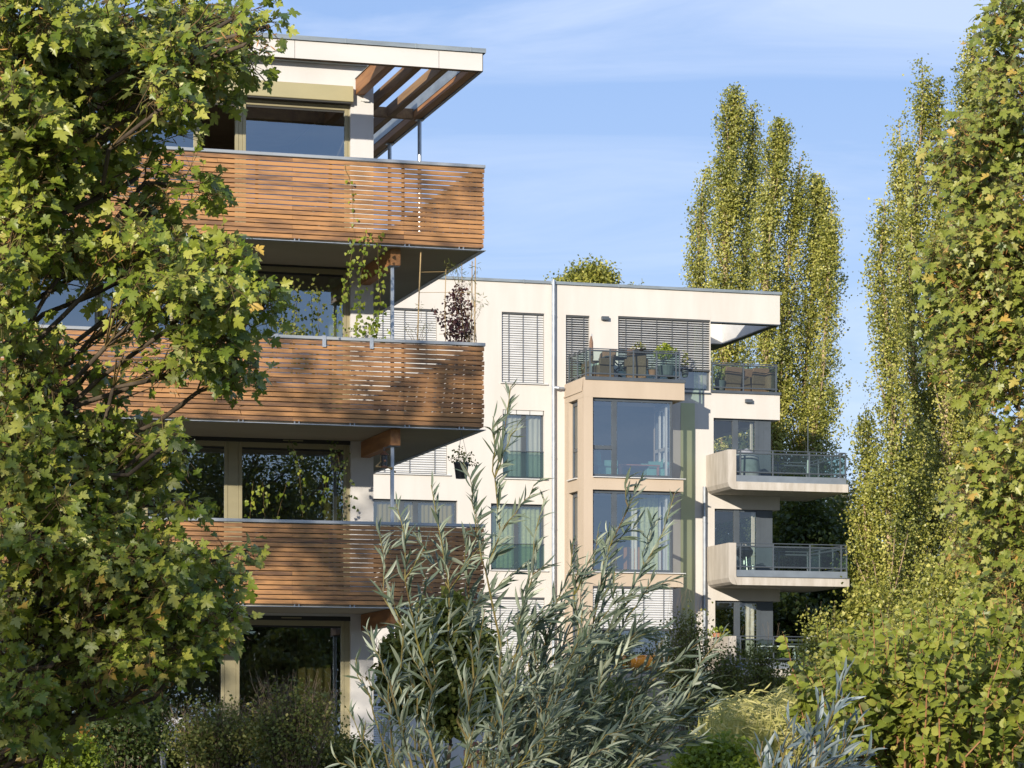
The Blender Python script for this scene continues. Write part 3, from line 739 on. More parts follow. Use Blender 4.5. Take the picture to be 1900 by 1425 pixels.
# corner glazing on the right: frames, posts, panels
for i, q in enumerate(W_right):
    r = rect(*q[:4]); a, b, z0, z1 = r; t = 0.16
    if i < 3 or True:
        w = MB(); fr = 0.05
        x1 = a + (b - a) * 0.345; x2 = a + (b - a) * 0.44; x3 = a + (b - a) * 0.73; x4 = a + (b - a) * 0.79
        w.cbox(a + 0.002, a + fr, t - 0.03, t + 0.05, z0, z1 - 0.002); w.cbox(x1, x2, t - 0.05, t + 0.05, z0, z1 - 0.002)
        w.cbox(x3, x4, t - 0.04, t + 0.05, z0, z1 - 0.002)
        w.cbox(a + fr, x1 - 0.001, t - 0.03, t + 0.05, z1 - 0.07, z1 - 0.002); w.cbox(x2 + 0.001, x3 - 0.001, t - 0.03, t + 0.05, z1 - 0.07, z1 - 0.002)
        w.cbox(a + fr, x1 - 0.001, t - 0.03, t + 0.05, z0, z0 + 0.07); w.cbox(x2 + 0.001, x3 - 0.001, t - 0.03, t + 0.05, z0, z0 + 0.07)
        f = w.build('window', M['mid'], B)
        w = MB(); w.box(x4 + 0.001, b, t - 0.03, t + 0.03, z0, z1 - 0.003); w.box(b - 0.06, b, t + 0.031, t + 0.9, z0, z1 - 0.003)
        w.box(x4 + (b - x4) * 0.36, x4 + (b - x4) * 0.40, t - 0.034, t - 0.03, z0, z1 - 0.003)
        w.build('side_panel', M['mid'], f)
        pane(f, [(a + fr, t, z0 + 0.05), (x1, t, z0 + 0.05), (x1, t, z1 - 0.05), (a + fr, t, z1 - 0.05)], M['glassC'])
        pane(f, [(x2, t, z0 + 0.05), (x3, t, z0 + 0.05), (x3, t, z1 - 0.05), (x2, t, z1 - 0.05)], M['glassC'])
        curtain(f, x3 - (0.10 if i < 2 else 0.34), x3 - 0.01, z0 + 0.05, z1 - 0.05, t + 0.15, M['curtain'])
# ------------------------------------------------------------------ window bay
tb = -BD
w = MB()
c0, c1 = S(1083, tb), S(1270, tb)
pierL, pierR, glR = S(1066, tb), S(1100, tb), S(1250, tb)
zcor = [Z(703, 1176, tb), Z(739.5, 1176, tb)]
bands = [(Z(886, 1176, tb), Z(910, 1176, tb)), (Z(1062, 1176, tb), Z(1088, 1176, tb)), (Z(1250, 1176, tb), Z(1266, 1176, tb))]
bandR = S(1268, tb)
sideL = c0                                            # left flank lies at this s
w.box(sideL, c1, tb, -0.003, zcor[1], zcor[0])                         # cornice = floor of the roof terrace
w.box(sideL + 0.004, pierR, tb + 0.002, tb + 0.62, 1.0, zcor[1] - 0.002)       # front pier
for zt_, zb_ in bands: w.box(sideL + 0.002, bandR, tb + 0.003, -0.004, zb_, zt_)
zlev = [zcor[1], bands[0][1], bands[1][1], bands[2][1]]; zbot = [bands[0][0], bands[1][0], bands[2][0], 1.0]
w.box(sideL + 0.004, sideL + 0.3, -0.42, -0.005, 1.0, zcor[1] - 0.002)        # pier against the house wall
w.box(glR + 0.02, glR + 0.06, -0.10, -0.005, 1.0, zcor[1] - 0.002)
w.box(pierR + 0.002, glR, tb + 0.12, tb + 0.4, 0.9, bands[2][0] - 0.002)
w.box(glR - 0.3, glR - 0.001, tb + 0.402, -0.36, 0.9, bands[2][0] - 0.002)
bay = w.build('window_bay', M['bay'], B)
w = MB(); w.prism_x([(tb - 0.03, zcor[0] + 0.003), (-0.004, zcor[0] + 0.003), (-0.004, zcor[0] + 0.03), (tb - 0.03, zcor[0] + 0.03)], sideL + 0.05, c1 + 0.03)
w.box(sideL + 0.05, c1 + 0.03, tb - 0.03, tb - 0.003, zcor[0] - 0.075, zcor[0] + 0.002); w.build('bay_coping', M['dark'], bay)
w = MB()
w.tube([(sideL - 0.02, tb + 0.05, zcor[0] - 0.04), (sideL - 0.03, tb + 0.06, zcor[0] - 0.25), (sideL - 0.02, tb + 0.12, zcor[0] - 0.40)], 0.012, 6)
w.prism_x([(tb + 0.12, zcor[0] - 0.42), (-0.01, zcor[0] - 0.42), (-0.01, zcor[0] - 0.38), (tb + 0.12, zcor[0] - 0.38)], sideL - 0.03, sideL - 0.002)
w.build('drip_moulding', M['bay'], bay)
for i in range(3):
    z0, z1 = zbot[i] + 0.006, zlev[i] - 0.006
    fr = 0.06; a, b = pierR + 0.004, glR; t = tb + 0.16
    mx = S(1140, t)
    w = MB()
    w.cbox(a, a + fr, t - 0.04, t + 0.04, z0, z1); w.cbox(b - fr, b, t - 0.04, t + 0.04, z0, z1)
    w.cbox(a + fr, b - fr, t - 0.04, t + 0.04, z1 - 0.09, z1); w.cbox(a + fr, b - fr, t - 0.04, t + 0.04, z0, z0 + 0.09)
    w.cbox(mx - 0.09, mx + 0.07, t - 0.045, t + 0.045, z0 + 0.091, z1 - 0.091)
    zt = z0 + (z1 - z0) * 0.375
    if i < 2: w.cbox(a + fr + 0.001, mx - 0.091, t - 0.04, t + 0.04, zt - 0.06, zt + 0.06)
    # right flank frame
    w.cbox(b - 0.05, b + 0.01, -0.45, -0.36, z0, z1); w.cbox(b - 0.05, b + 0.01, t + 0.041, -0.451, z0, z0 + 0.09); w.cbox(b - 0.05, b + 0.01, t + 0.041, -0.451, z1 - 0.09, z1)
    f = w.build('window', M['dark'], bay)
    pane(f, [(a + 0.03, t, z0 + 0.05), (b - 0.03, t, z0 + 0.05), (b - 0.03, t, z1 - 0.05), (a + 0.03, t, z1 - 0.05)])
    pane(f, [(b - 0.02, t + 0.05, z0 + 0.05), (b - 0.02, -0.4, z0 + 0.05), (b - 0.02, -0.4, z1 - 0.05), (b - 0.02, t + 0.05, z1 - 0.05)], M['glassC'])
    # white inner frame of the flank window as seen through the glass
    w = MB()
    for tt in (-1.5, -0.9): w.box(b - 0.12, b - 0.06, tt - 0.04, tt + 0.04, z0 + 0.1, z1 - 0.1)
    w.box(b - 0.12, b - 0.06, -1.5, -0.5, zt, zt + 0.1); w.box(b - 0.12, b - 0.06, -1.5, -0.5, z1 - 0.22, z1 - 0.1)
    w.build('inner_frame', M['whitep'], f)
    if i < 2:
        w = MB(); w.cbox(a - 0.01, bandR + 0.06, tb - 0.07, t - 0.042, z0 - 0.03, z0 - 0.004, 0.004); w.build('sill', M['whitep'], f)
    if i == 2: blind(f, a, b, z0, z1, tb + 0.06, drop=0.5, cords=4)
    if i == 1: curtain(f, b - 0.75, b - 0.13, z0 + 0.1, z1 - 0.1, t + 0.9, M['curtaing']); curtain(f, b - 1.0, b - 0.8, z0 + 0.1, z1 - 0.1, t + 1.0, M['curtain'])
    if i == 0: curtain(f, a + 0.08, a + 0.42, z0 + 0.1, z1 - 0.25, t + 1.5, M['whitep'])
    # left flank window, set back between the two piers
    x = sideL + 0.16; t0, t1 = tb + 0.63, -0.43
    w = MB()
    w.cbox(x - 0.03, x + 0.04, t0, t0 + 0.07, z0, z1); w.cbox(x - 0.03, x + 0.04, t1 - 0.07, t1, z0, z1)
    w.cbox(x - 0.03, x + 0.04, t0 + 0.071, t1 - 0.071, z1 - 0.14, z1); w.cbox(x - 0.03, x + 0.04, t0 + 0.071, t1 - 0.071, z0, z0 + 0.09); w.cbox(x - 0.03, x + 0.04, t0 + 0.071, t1 - 0.071, zt - 0.05, zt + 0.05)
    f = w.build('window', M['mid'], bay)
    pane(f, [(x, t1, z0), (x, t0, z0), (x, t0, z1), (x, t1, z1)])
    V = [(x + 0.08, t1, z0), (x + 0.08, t0, z0), (x + 0.08, t0, z1 - 0.1), (x + 0.08, t1, z1 - 0.1)]
    raw_mesh('curtain', V, [(0, 1, 2, 3)], M['curtain'], f)
    if i < 2: w = MB(); w.box(sideL - 0.07, x - 0.032, t0, t1 + 0.0, z0 - 0.03, z0 - 0.002); w.build('sill', M['whitep'], f)
# ------------------------------------------------------------------ concrete balconies on the right
def railing(parent, pts, z0, h, posts, mat_=None, glass_drop=0.10, top2=True):
    """posts, two rails and glass along a polyline; pts (s,t)"""
    L_ = [0]
    for p, q in zip(pts[:-1], pts[1:]): L_.append(L_[-1] + math.dist(p, q))
    def along(d):
        for i in range(len(pts) - 1):
            if d <= L_[i + 1] + 1e-6:
                k = (d - L_[i]) / (L_[i + 1] - L_[i]); return tuple(pts[i][j] + (pts[i + 1][j] - pts[i][j]) * k for j in (0, 1))
        return pts[-1]
    w = MB()
    for p, q in zip(pts[:-1], pts[1:]):
        w.tube([(*p, z0 + h), (*q, z0 + h)], 0.016, 8)
        w.tube([(*p, z0 + h - glass_drop), (*q, z0 + h - glass_drop)], 0.026, 6); w.tube([(*p, z0 + 0.10), (*q, z0 + 0.10)], 0.026, 6)
    o = w.build('rail', M['mid'], parent)
    for d in posts:
        w = MB()
        p = along(d); w.cbox(p[0] - 0.022, p[0] + 0.022, p[1] - 0.022, p[1] + 0.022, z0, z0 + h - 0.016, 0.004)
        w.build('post', M['mid'], o)
    for p, q in zip(pts[:-1], pts[1:]):
        pane(o, [(*p, z0 + 0.10), (*q, z0 + 0.10), (*q, z0 + h - glass_drop), (*p, z0 + h - glass_drop)], M['rail'])
    return o
tq = -BD
for i, (yt, yb, ys0, ypar, x0, x1) in enumerate([(893, 908, 899, 834, 1350.5, 1574), (1069, 1085, 1070, 1007, 1352, 1576), (1240, 1256, 1241, 1180, 1353, 1577)]):
    a, b = S(x0, tq), S(x1, tq)
    zt, zb = Z(yt, 1360, tq), Z(yb, 1360, tq)
    zp = Z(ypar, 1358, tq)
    u = S(1366, tq)
    w = MB()
    w.prism([(u + 0.01, tq), (b, tq), (b, tq + 3.4), (SR2 + 0.01, tq + 3.4), (SR2 + 0.01, -0.004), (u + 0.01, -0.004)], zb, zt)
    # flank wall with a rounded foot: profile in (s,z), pushed along t
    prof = [(a, zp), (a, zb + 0.22), (a + 0.05, zb + 0.09), (a + 0.14, zb + 0.02), (a + 0.28, zb), (u + 0.008, zb), (u + 0.008, zt), (a + 0.16, zt), (a + 0.16, zp)]
    n = len(prof)
    vs = [(x, tq, z) for x, z in prof] + [(x, -0.006, z) for x, z in prof]
    w.add(vs, [tuple(range(n)), tuple(range(2 * n - 1, n - 1, -1))] + [((k + 1) % n, k, k + n, (k + 1) % n + n) for k in range(n)])
    w.box(a + 0.002, u, tq - 0.001, tq + 0.16, zt, zp + 0.001)
    bal = w.build('balcony', M['concrete'], B)
    w = MB(); w.box(u + 0.012, b - 0.06, tq + 0.02, tq + 0.06, zt + 0.002, zt + 0.20); w.box(b - 0.10, b - 0.06, tq + 0.061, tq + 3.3, zt + 0.002, zt + 0.20); w.build('kerb_sheet', M['kerb'], bal)
    if i == 1: w = MB(); w.box(u + 0.012, b + 0.02, tq - 0.02, tq + 0.02, zt - 0.02, zt + 0.0015); w.build('drip_edge', M['dark'], bal)
    zr = zt + 0.20
    pts = [(u + 0.01, tq + 0.04), (b - 0.08, tq + 0.04), (b - 0.08, tq + 3.25), (SR2 + 0.06, tq + 3.25)]
    tot = math.dist(pts[0], pts[1])
    railing(bal, pts, zr, zp - zr, [0.14] + [tot * k / 3 for k in (1, 2)] + [tot - 0.18, tot] + [tot + 1.1, tot + 2.2, tot + 3.2, tot + 4.2])
# terrace railings of the top storey
zr = zcor[0] + 0.03
pts = [(sideL + 0.12, -0.06), (sideL + 0.12, tb + 0.06), (S(1262, tb), tb + 0.06), (S(1262, tb), -0.1)]
L1 = math.dist(pts[0], pts[1]); L2 = math.dist(pts[1], pts[2])
railing(B, pts, zr, Z(648, 1150, tb) - zr, [0.05, L1 * 0.5, L1 - 0.08, L1 + 0.10] + [L1 + L2 * k / 4 for k in (1, 2, 3, 3.85)] + [L1 + L2], glass_drop=0.06)
zr = ZTER + 0.075
pts = [(SCOR + 0.05, 0.05), (SR2 - 0.06, 0.05), (SR2 - 0.06, 5.8)]
L1 = math.dist(pts[0], pts[1])
railing(B, pts, zr, Z(675, 1383, 0.05) - zr, [0.02, L1 * 0.48, L1 - 0.05, L1 + 1.3, L1 + 2.6, L1 + 3.9], glass_drop=0.06)
# ================================================================== trees
def branchy(mb, base, tip, r0, r1, wob=0.03, n=7, k=7, up=0.1):
    pts = curve(base, tip, wob=wob, n=n, up=up); mb.tube(pts, taper(r0, r1, n + 1), k); return pts
def maple(name, label, trunk_pts, trunk_r, blobs, Yc, leaf, leaf_m, group=None, seed_frac=0.05, per=7, dens=1 / 3000.0, dy=1.0, cl_r=0.17, stems=None, limb_r=0.019):
    """broad tree: trunk, limbs to every leafy mass, twigs to every spray, palmate leaves and hanging keys"""
    o = thing(name, label, 'tree', trunk_pts[0], 0, group)
    base = Vector(trunk_pts[0])
    loc = lambda v: Vector(v) - base
    mb = MB(); mb.tube([loc(p) for p in trunk_pts], taper(trunk_r, trunk_r * 0.35, len(trunk_pts)), 12)
    tw = MB()
    P, D, Nn, Sz, Rn = [], [], [], [], []
    SP, SD = [], []
    zs = [p[2] for p in trunk_pts]
    for (cx, cy, rx, ry, w_, off) in blobs:
        Yb = Yc + off
        c = at(cx, cy, Yb); px = FPX / Yb
        ax, az = rx / px, ry / px
        # where on the trunk the limb starts
        zt = min(max(c.z - 0.9 - 0.25 * abs(c.x - base.x), zs[0] + 0.5), zs[-1])
        for i in range(len(zs) - 1):
            if zs[i] <= zt <= zs[i + 1] + 1e-6:
                k = (zt - zs[i]) / max(zs[i + 1] - zs[i], 1e-6); st = Vector(trunk_pts[i]).lerp(Vector(trunk_pts[i + 1]), k); break
        limb = curve(loc(st), loc(c), wob=0.03, n=7, up=0.12)
        mb.tube(limb, taper(limb_r, 0.012, 8), 7)
        n = max(2, int(math.pi * rx * ry * dens * w_))
        for _ in range(n):
            d = rnd_unit(1)[0]; r_ = rng.random() ** 0.45
            q = Vector((c.x + d[0] * ax * r_, c.y + d[1] * dy * r_ * 1.1, c.z + d[2] * az * r_))
            ql = loc(q); near = sorted(limb[2:], key=lambda p: (p - ql).length); anchor = near[int(rng.integers(0, 3))]
            pts = curve(anchor, ql, wob=0.05, n=4, up=0.08); tw.tube(pts, taper(0.006, 0.0025, 5), 4, cap=False)
            tdir = (pts[-1] - pts[-2]).normalized()
            m = max(3, int(per + rng.normal() * 1.5)); tone = rng.normal() * 0.13
            for j in range(m):
                dd = Vector(rng.normal(size=3)); dd.normalize()
                out_ = (tdir * 0.5 + dd * 0.9); out_.normalize()
                pet = ql + out_ * (cl_r * (0.25 + 0.8 * rng.random())) - Vector((0, 0, 0.03 * rng.random()))
                tw.tube([ql - tdir * 0.05 * rng.random(), pet], [0.0022, 0.0014], 3, cap=False)
                ld = Vector((out_.x, out_.y, out_.z * 0.4 - 0.42)) + Vector(rng.normal(size=3)) * 0.3
                nn = Vector((-0.36, -0.80, 0.62)) + Vector(rng.normal(size=3)) * 0.45 + out_ * 0.3
                P.append(pet); D.append(ld); Nn.append(nn); Sz.append(leaf * (0.5 + 0.75 * rng.random())); 
                Rn.append(np.clip(0.42 + tone + 0.22 * rng.normal() + (0.5 if rng.random() < 0.006 else 0), 0, 1))
            if rng.random() < seed_frac:
                for j in range(int(rng.integers(10, 22))):
                    SP.append(ql + Vector(rng.normal(size=3)) * 0.05 - Vector((0, 0, 0.02 + 0.09 * rng.random()))); SD.append(Vector((rng.normal(), rng.normal(), -0.6 + rng.normal() * .5)))
    mb.build('trunk', M['bark'], o, smooth=True)
    tw.build('twigs', M['twig'], o)
    leaves('crown', T_MAPLE, P, D, Nn, np.array(Sz), leaf_m, o, np.array(Rn))
    if SP: leaves('seed_keys', T_WILLOW, SP, SD, rnd_unit(len(SP)), np.full(len(SP), 0.052), M['seed'], o)['kind'] = 'stuff'
    return o
LB = [(60, 60, 140, 110, 1.1, -.6), (230, 40, 140, 70, 1.1, .2), (360, 40, 95, 55, 1.1, .5), (452, 22, 45, 38, .9, -.2), (500, 48, 40, 24, .7, -.4), (462, 80, 32, 24, .8, -.3), (160, 150, 170, 90, 1.1, .5), (330, 130, 90, 75, 1.15, 0), (410, 112, 40, 42, 1.0, .3), (395, 150, 36, 26, .8, .4),
      (40, 230, 120, 120, 1.2, -.5), (160, 260, 110, 70, .75, .3), (322, 185, 36, 44, .9, -.6), (100, 340, 130, 70, .85, 0), (255, 330, 70, 46, .42, .6), (352, 345, 58, 36, .75, .3), (300, 392, 90, 28, .75, .5), (60, 430, 100, 90, .95, -.3),
      (170, 455, 90, 55, .7, .3), (275, 460, 80, 55, .8, -.4), (360, 455, 60, 40, .7, .6), (430, 478, 48, 42, .9, .2), (330, 540, 90, 65, 1.1, -.5), (420, 560, 70, 65, 1.05, -.3), (490, 565, 32, 52, .7, .1), (240, 590, 65, 40, .7, .2), (120, 500, 50, 24, .35, 0), (15, 580, 60, 90, 1.0, -.4),
      (390, 655, 90, 48, .95, -.3), (450, 680, 38, 48, .9, 0), (285, 700, 50, 30, .35, .2), (60, 700, 90, 90, 1.0, 0), (165, 690, 50, 50, .4, .3), (205, 780, 55, 55, .7, .5), (60, 850, 130, 110, 1.1, -.3), (200, 870, 85, 70, 1.0, .2), (275, 830, 45, 36, .8, -.2), (325, 812, 30, 22, .9, -.4), (265, 900, 60, 40, .8, .4),
      (90, 990, 150, 90, 1.1, -.5), (240, 970, 80, 60, .8, .2), (335, 940, 50, 24, .6, .3), (270, 1070, 120, 85, 1.15, -.4), (375, 1050, 75, 60, 1.0, 0), (440, 1020, 26, 24, .6, .1), (400, 1140, 50, 45, .9, .2), (425, 1175, 22, 26, .7, 0), (90, 1140, 150, 100, 1.2, .1), (240, 1190, 110, 70, 1.1, -.2), (330, 1210, 50, 46, 1.0, 0),
      (60, 1270, 120, 80, 1.0, -.2), (200, 1280, 80, 46, .8, .3), (40, 1370, 90, 60, .8, .1)]
YL = 17.5
tp = [at(-150, 1690, YL), at(-135, 1200, YL), at(-120, 800, YL), at(-80, 420, YL), at(-30, 150, YL), at(10, -80, YL)]
tp[0].z = -0.05
maple_l = maple('maple_tree', 'large sycamore maple whose leafy boughs hang in front of the timber-clad balconies', tp, 0.22, LB, YL, 0.074, M['maple'], seed_frac=0.13, dens=1 / 560.0, per=13, dy=0.75, cl_r=0.135)
RB = [(1885, 20, 55, 45, 1.1, 0), (1850, 95, 38, 26, .8, .2), (1885, 130, 50, 50, 1.1, 0), (1860, 190, 60, 50, 1.0, -.3), (1820, 255, 70, 46, 1.0, 0), (1880, 290, 60, 70, 1.1, .4), (1775, 275, 34, 38, .8, -.2), (1765, 320, 44, 24, .7, 0), (1850, 380, 60, 70, 1.0, -.4), (1800, 370, 40, 60, .7, .3),
      (1890, 440, 50, 70, 1.2, .2), (1850, 460, 46, 46, 1.0, 0), (1800, 455, 60, 42, 1.0, -.3), (1750, 475, 40, 36, .9, .1), (1820, 530, 80, 50, 1.15, 0), (1885, 545, 50, 70, 1.1, -.3), (1760, 560, 46, 50, .95, .2), (1840, 620, 70, 55, 1.1, .1), (1770, 630, 40, 40, .6, -.1), (1890, 660, 40, 60, 1.1, 0), (1845, 720, 55, 36, .8, .1),
      (1875, 800, 45, 36, 1.0, 0), (1830, 830, 50, 36, .9, .2), (1870, 870, 50, 50, 1.0, -.2), (1810, 890, 44, 40, .9, .1), (1785, 910, 24, 26, .6, 0), (1860, 950, 56, 50, 1.0, 0), (1815, 1000, 50, 40, .7, .3), (1885, 1030, 40, 50, 1.0, 0), (1870, 1100, 50, 46, .9, -.2), (1830, 1090, 40, 36, .6, .3), (1890, 1170, 40, 50, .9, 0), (2000, 60, 80, 90, .4, .3), (2090, 250, 120, 110, .4, 0), (1990, 420, 80, 90, .4, -.3), (2120, 560, 120, 110, .4, .2), (1990, 740, 70, 90, .4, 0), (2110, 900, 110, 110, .4, .2), (2000, 1080, 80, 80, .4, 0)]
YR = 24.0
tp = [at(2050, 1730, YR), at(2040, 1200, YR), at(2020, 700, YR), at(1990, 250, YR), at(1960, -100, YR)]; tp[0].z = -0.05
maple('maple_tree', 'sycamore maple with hanging brown seed keys in front of the tall poplars', tp, 0.2, RB, YR, 0.077, M['maple2'], seed_frac=0.5, dens=1 / 300.0, per=12, dy=0.9, cl_r=0.18)

# ---- Lombardy poplars
def poplar(label, Yd, cols, n_leaf, leaf=0.088, trunk=None, leafm='poplar', group='Lombardy poplars beyond the houses', trunk_r=0.22):
    """cols: (axis pixels from foot to tip with half widths); every column is an upright limb with steep twigs"""
    b = at(cols[0][0][0], 0, Yd); b.z = 1.1
    o = thing('poplar_tree', label, 'tree', b, 0, group)
    mb, cP, cR, cD, cN = MB(), [], [], [], []
    px = FPX / Yd
    tot = sum(c[-1][1] - c[0][1] for c in [[(0, -p[1]) for p in col] for col in cols])
    root = Vector((0, 0, 0))
    for ci, col in enumerate(cols):
        pts = [at(x, y, Yd + (ci % 3 - 1) * 0.9) - b for x, y, w_ in col]; ws = [w_ / px for _, _, w_ in col]
        full = ([root] if ci == 0 else [Vector((pts[0].x * 0.4, pts[0].y, max(0, pts[0].z - 4)))]) + pts
        r0 = trunk_r if ci == 0 else min(0.10, trunk_r * 0.4)
        mb.tube(full[:-1] + [full[-2].lerp(full[-1], 0.8)], taper(r0, 0.015, len(full)), 9)
        seg = [0]
        for p, q in zip(pts[:-1], pts[1:]): seg.append(seg[-1] + (q - p).length)
        L_ = seg[-1]; wm = 2 * sum(ws) / len(ws)
        def axis(u):
            u = min(max(u, 0), L_ - 1e-4); i = max(j for j in range(len(seg)) if seg[j] <= u); i = min(i, len(pts) - 2)
            k = (u - seg[i]) / max(seg[i + 1] - seg[i], 1e-6); return pts[i].lerp(pts[i + 1], k), ws[i] + (ws[i + 1] - ws[i]) * k
        npl = int(n_leaf * 21 * L_ * wm / 110); ph = rng.random(4) * 6.28
        for _ in range(npl):                             # upright leafy plumes, each on its own steep twig
            u = rng.random() * L_; a = rng.random() * 2 * math.pi
            c, wd = axis(u)
            wd *= 1.12 + 0.34 * math.sin(u * 1.5 + 2 * a + ph[0]) + 0.26 * math.sin(u * 3.1 - 3 * a + ph[1])
            rr = wd * (0.15 + 0.85 * math.sqrt(rng.random()))
            ln = 0.7 + 0.9 * rng.random() + 0.4 * rr
            end = c + Vector((math.cos(a) * rr, math.sin(a) * rr, 0))
            st = end - Vector((math.cos(a) * min(rr, 0.5 * ln), math.sin(a) * min(rr, 0.5 * ln), ln)) - (end - c) * 0.08
            if rng.random() < 0.16: mb.tube(curve(axis(u - ln - rr)[0], st.lerp(end, 0.7), n=3, up=-0.08), taper(0.045, 0.010, 4), 4, cap=False)
            m = int(rng.integers(70, 150)); t_ = rng.random(m) ** 0.8
            sp = (0.035 + 0.185 * np.sin(np.pi * np.clip(t_ * 0.92 + 0.06, 0, 1)))[:, None]
            cN.append(np.repeat(np.array([(math.cos(a), math.sin(a), 0.25)]) + rng.normal(size=(1, 3)) * 0.35, m, 0))
            d_ = (end - st).normalized()
            q = np.array(st)[None] + np.array(end - st)[None] * t_[:, None] + rng.normal(size=(m, 3)) * sp
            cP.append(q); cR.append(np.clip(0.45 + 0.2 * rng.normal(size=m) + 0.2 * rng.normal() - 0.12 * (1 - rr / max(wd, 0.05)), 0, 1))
            cD.append(np.array(d_)[None] * 0.3 + rng.normal(size=(m, 3)) * 0.7)
    mb.build('trunk', M['pbark'], o, smooth=True)
    P = np.concatenate(cP); Dd = np.concatenate(cD)
    Nn = np.array((-0.37, -0.9, 0.35))[None] * 0.45 + np.concatenate(cN) * 0.85 + rng.normal(size=P.shape) * 0.5
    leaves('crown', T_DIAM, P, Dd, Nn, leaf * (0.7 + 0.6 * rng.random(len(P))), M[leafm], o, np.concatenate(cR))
    return o
Y1 = 113
poplar('tall poplar with two pointed tips, first of the pair rising behind the flat roof', Y1,
       [[(1345, 1330, 40), (1340, 900, 58), (1345, 600, 56), (1348, 430, 50), (1352, 300, 36), (1360, 210, 26), (1362, 158, 12)],
        [(1375, 560, 25), (1388, 380, 26), (1396, 260, 18), (1394, 182, 8)], [(1305, 640, 30), (1296, 480, 24), (1303, 350, 14), (1310, 312, 7)]], 70)
poplar('leaning poplar with several ragged tops, second of the pair rising behind the flat roof', Y1 - 4,
       [[(1425, 1330, 36), (1425, 900, 50), (1420, 560, 40), (1425, 400, 32), (1440, 290, 26), (1452, 218, 10)],
        [(1440, 900, 45), (1455, 560, 42), (1470, 420, 30), (1482, 330, 20), (1486, 282, 8)],
        [(1470, 1000, 60), (1490, 760, 60), (1505, 560, 50), (1518, 420, 34), (1522, 350, 20), (1515, 318, 8)],
        [(1500, 900, 46), (1525, 700, 34), (1535, 560, 24), (1538, 430, 16), (1545, 380, 7)]], 62)
poplar('huge old poplar with a thick bare trunk rising beside the sycamore keys', 96,
       [[(1765, 1330, 50), (1762, 900, 60), (1760, 700, 60), (1758, 480, 46), (1795, 250, 36), (1805, 110, 24), (1808, 48, 10)],
        [(1700, 760, 40), (1690, 560, 34), (1700, 360, 30), (1712, 200, 24), (1712, 108, 14)], [(1660, 700, 34), (1668, 480, 24), (1672, 310, 15), (1668, 208, 9)],
        [(1800, 900, 50), (1820, 640, 46), (1835, 420, 40), (1850, 250, 30)], [(1740, 420, 26), (1745, 260, 18), (1740, 140, 8)], [(1730, 1000, 60), (1725, 760, 50), (1735, 560, 34)], [(1790, 1150, 66), (1800, 900, 56), (1800, 700, 40)], [(1700, 1150, 70), (1690, 900, 66)], [(1860, 1250, 60), (1850, 900, 50)]], 58, leaf=0.084, trunk_r=0.40)
poplar('slender poplar with a narrow leaning spire, lowest of the pale trunks by the concrete balconies', 92,
       [[(1650, 1330, 50), (1650, 1000, 62), (1655, 760, 46), (1648, 620, 34), (1632, 480, 22), (1642, 400, 15), (1640, 362, 8)],
        [(1610, 1150, 50), (1606, 960, 40), (1612, 800, 22), (1606, 770, 9)], [(1690, 1200, 70), (1700, 950, 60), (1690, 780, 44)]], 62, leaf=0.084, trunk_r=0.12)

# ---- ordinary broad crowns built from leaf clumps
def broad(name, label, foot, rad, h0, h1, n_cl, per, leaf, lm, group=None, bark='bark', trunk_r=0.2, sig=0.3, cat='tree', flat=1.0, tpl=T_DIAM, lean=0, shell=0.55, nrm=0.7):
    o = thing(name, label, cat, foot, 0, group)
    mb = MB(); top = h1 - h0
    mb.tube(curve((0, 0, 0), (lean, 0, h0 + top * 0.75), wob=0.015, n=6), taper(trunk_r, trunk_r * 0.2, 7), 9)
    P, Rr = [], []
    lumps = [(rnd_unit(1)[0], 0.72 + 0.38 * rng.random()) for _ in range(26)]
    for _ in range(n_cl):
        d = rnd_unit(1)[0]; 
        g_ = 1 + 0.0 * d[0]
        lum = max(lumps, key=lambda l: float(np.dot(l[0], d)))[1]
        r_ = (shell + (1 - shell) * rng.random()) if rng.random() < 0.8 else rng.random()
        zz = d[2] * r_ * lum
        wid = math.sqrt(max(0.05, 1 - 0.25 * max(zz, 0)))
        c = np.array((d[0] * rad * r_ * lum * wid + lean * (zz + 1) / 2, d[1] * rad * flat * r_ * lum * wid, h0 + top * 0.5 + zz * top * 0.5))
        if rng.random() < 0.16: mb.tube(curve((lean * 0.6, 0, max(0.2, min(c[2] - rad * 0.5, h0 + top * 0.6))), c, wob=0.04, n=4), taper(trunk_r * 0.3, 0.012, 5), 5, cap=False)
        q = c[None] + rng.normal(size=(per, 3)) * (sig, sig, sig * 0.7)
        P.append(q); Rr.append(np.clip(0.45 + 0.2 * rng.normal(size=per) + 0.15 * rng.normal(), 0, 1))
    mb.build('trunk', M[bark], o, smooth=True)
    P = np.concatenate(P); cen = np.array((0, 0, h0 + top * 0.4))
    Nn = unit(P - cen) * 0.55 + np.array((0, 0, 0.5)) + rng.normal(size=P.shape) * nrm
    leaves('crown', tpl, P, rng.normal(size=P.shape) + np.array((0, 0, -0.3)), Nn, leaf * (0.65 + 0.7 * rng.random(len(P))), M[lm], o, np.concatenate(Rr))
    return o
def broad_px(name, label, cx, ytop, Yd, rx, ybot, n_cl, per, leaf, lm, **k):
    f = at(cx, 0, Yd); f.z = k.pop('zf', 1.1)
    zt = at(cx, ytop, Yd).z; zb = at(cx, ybot, Yd).z
    return broad(name, label, f, rx * Yd / FPX, max(zb - f.z, 0.05), zt - f.z, n_cl, per, leaf, lm, **k)
grp = 'trees in the shade behind the concrete balconies'
broad_px('background_tree', 'pale green rounded treetop showing above the flat roof beside the downpipe', 1098, 484, 112, 50, 640, 420, 60, 0.12, 'poplar', sig=0.26)
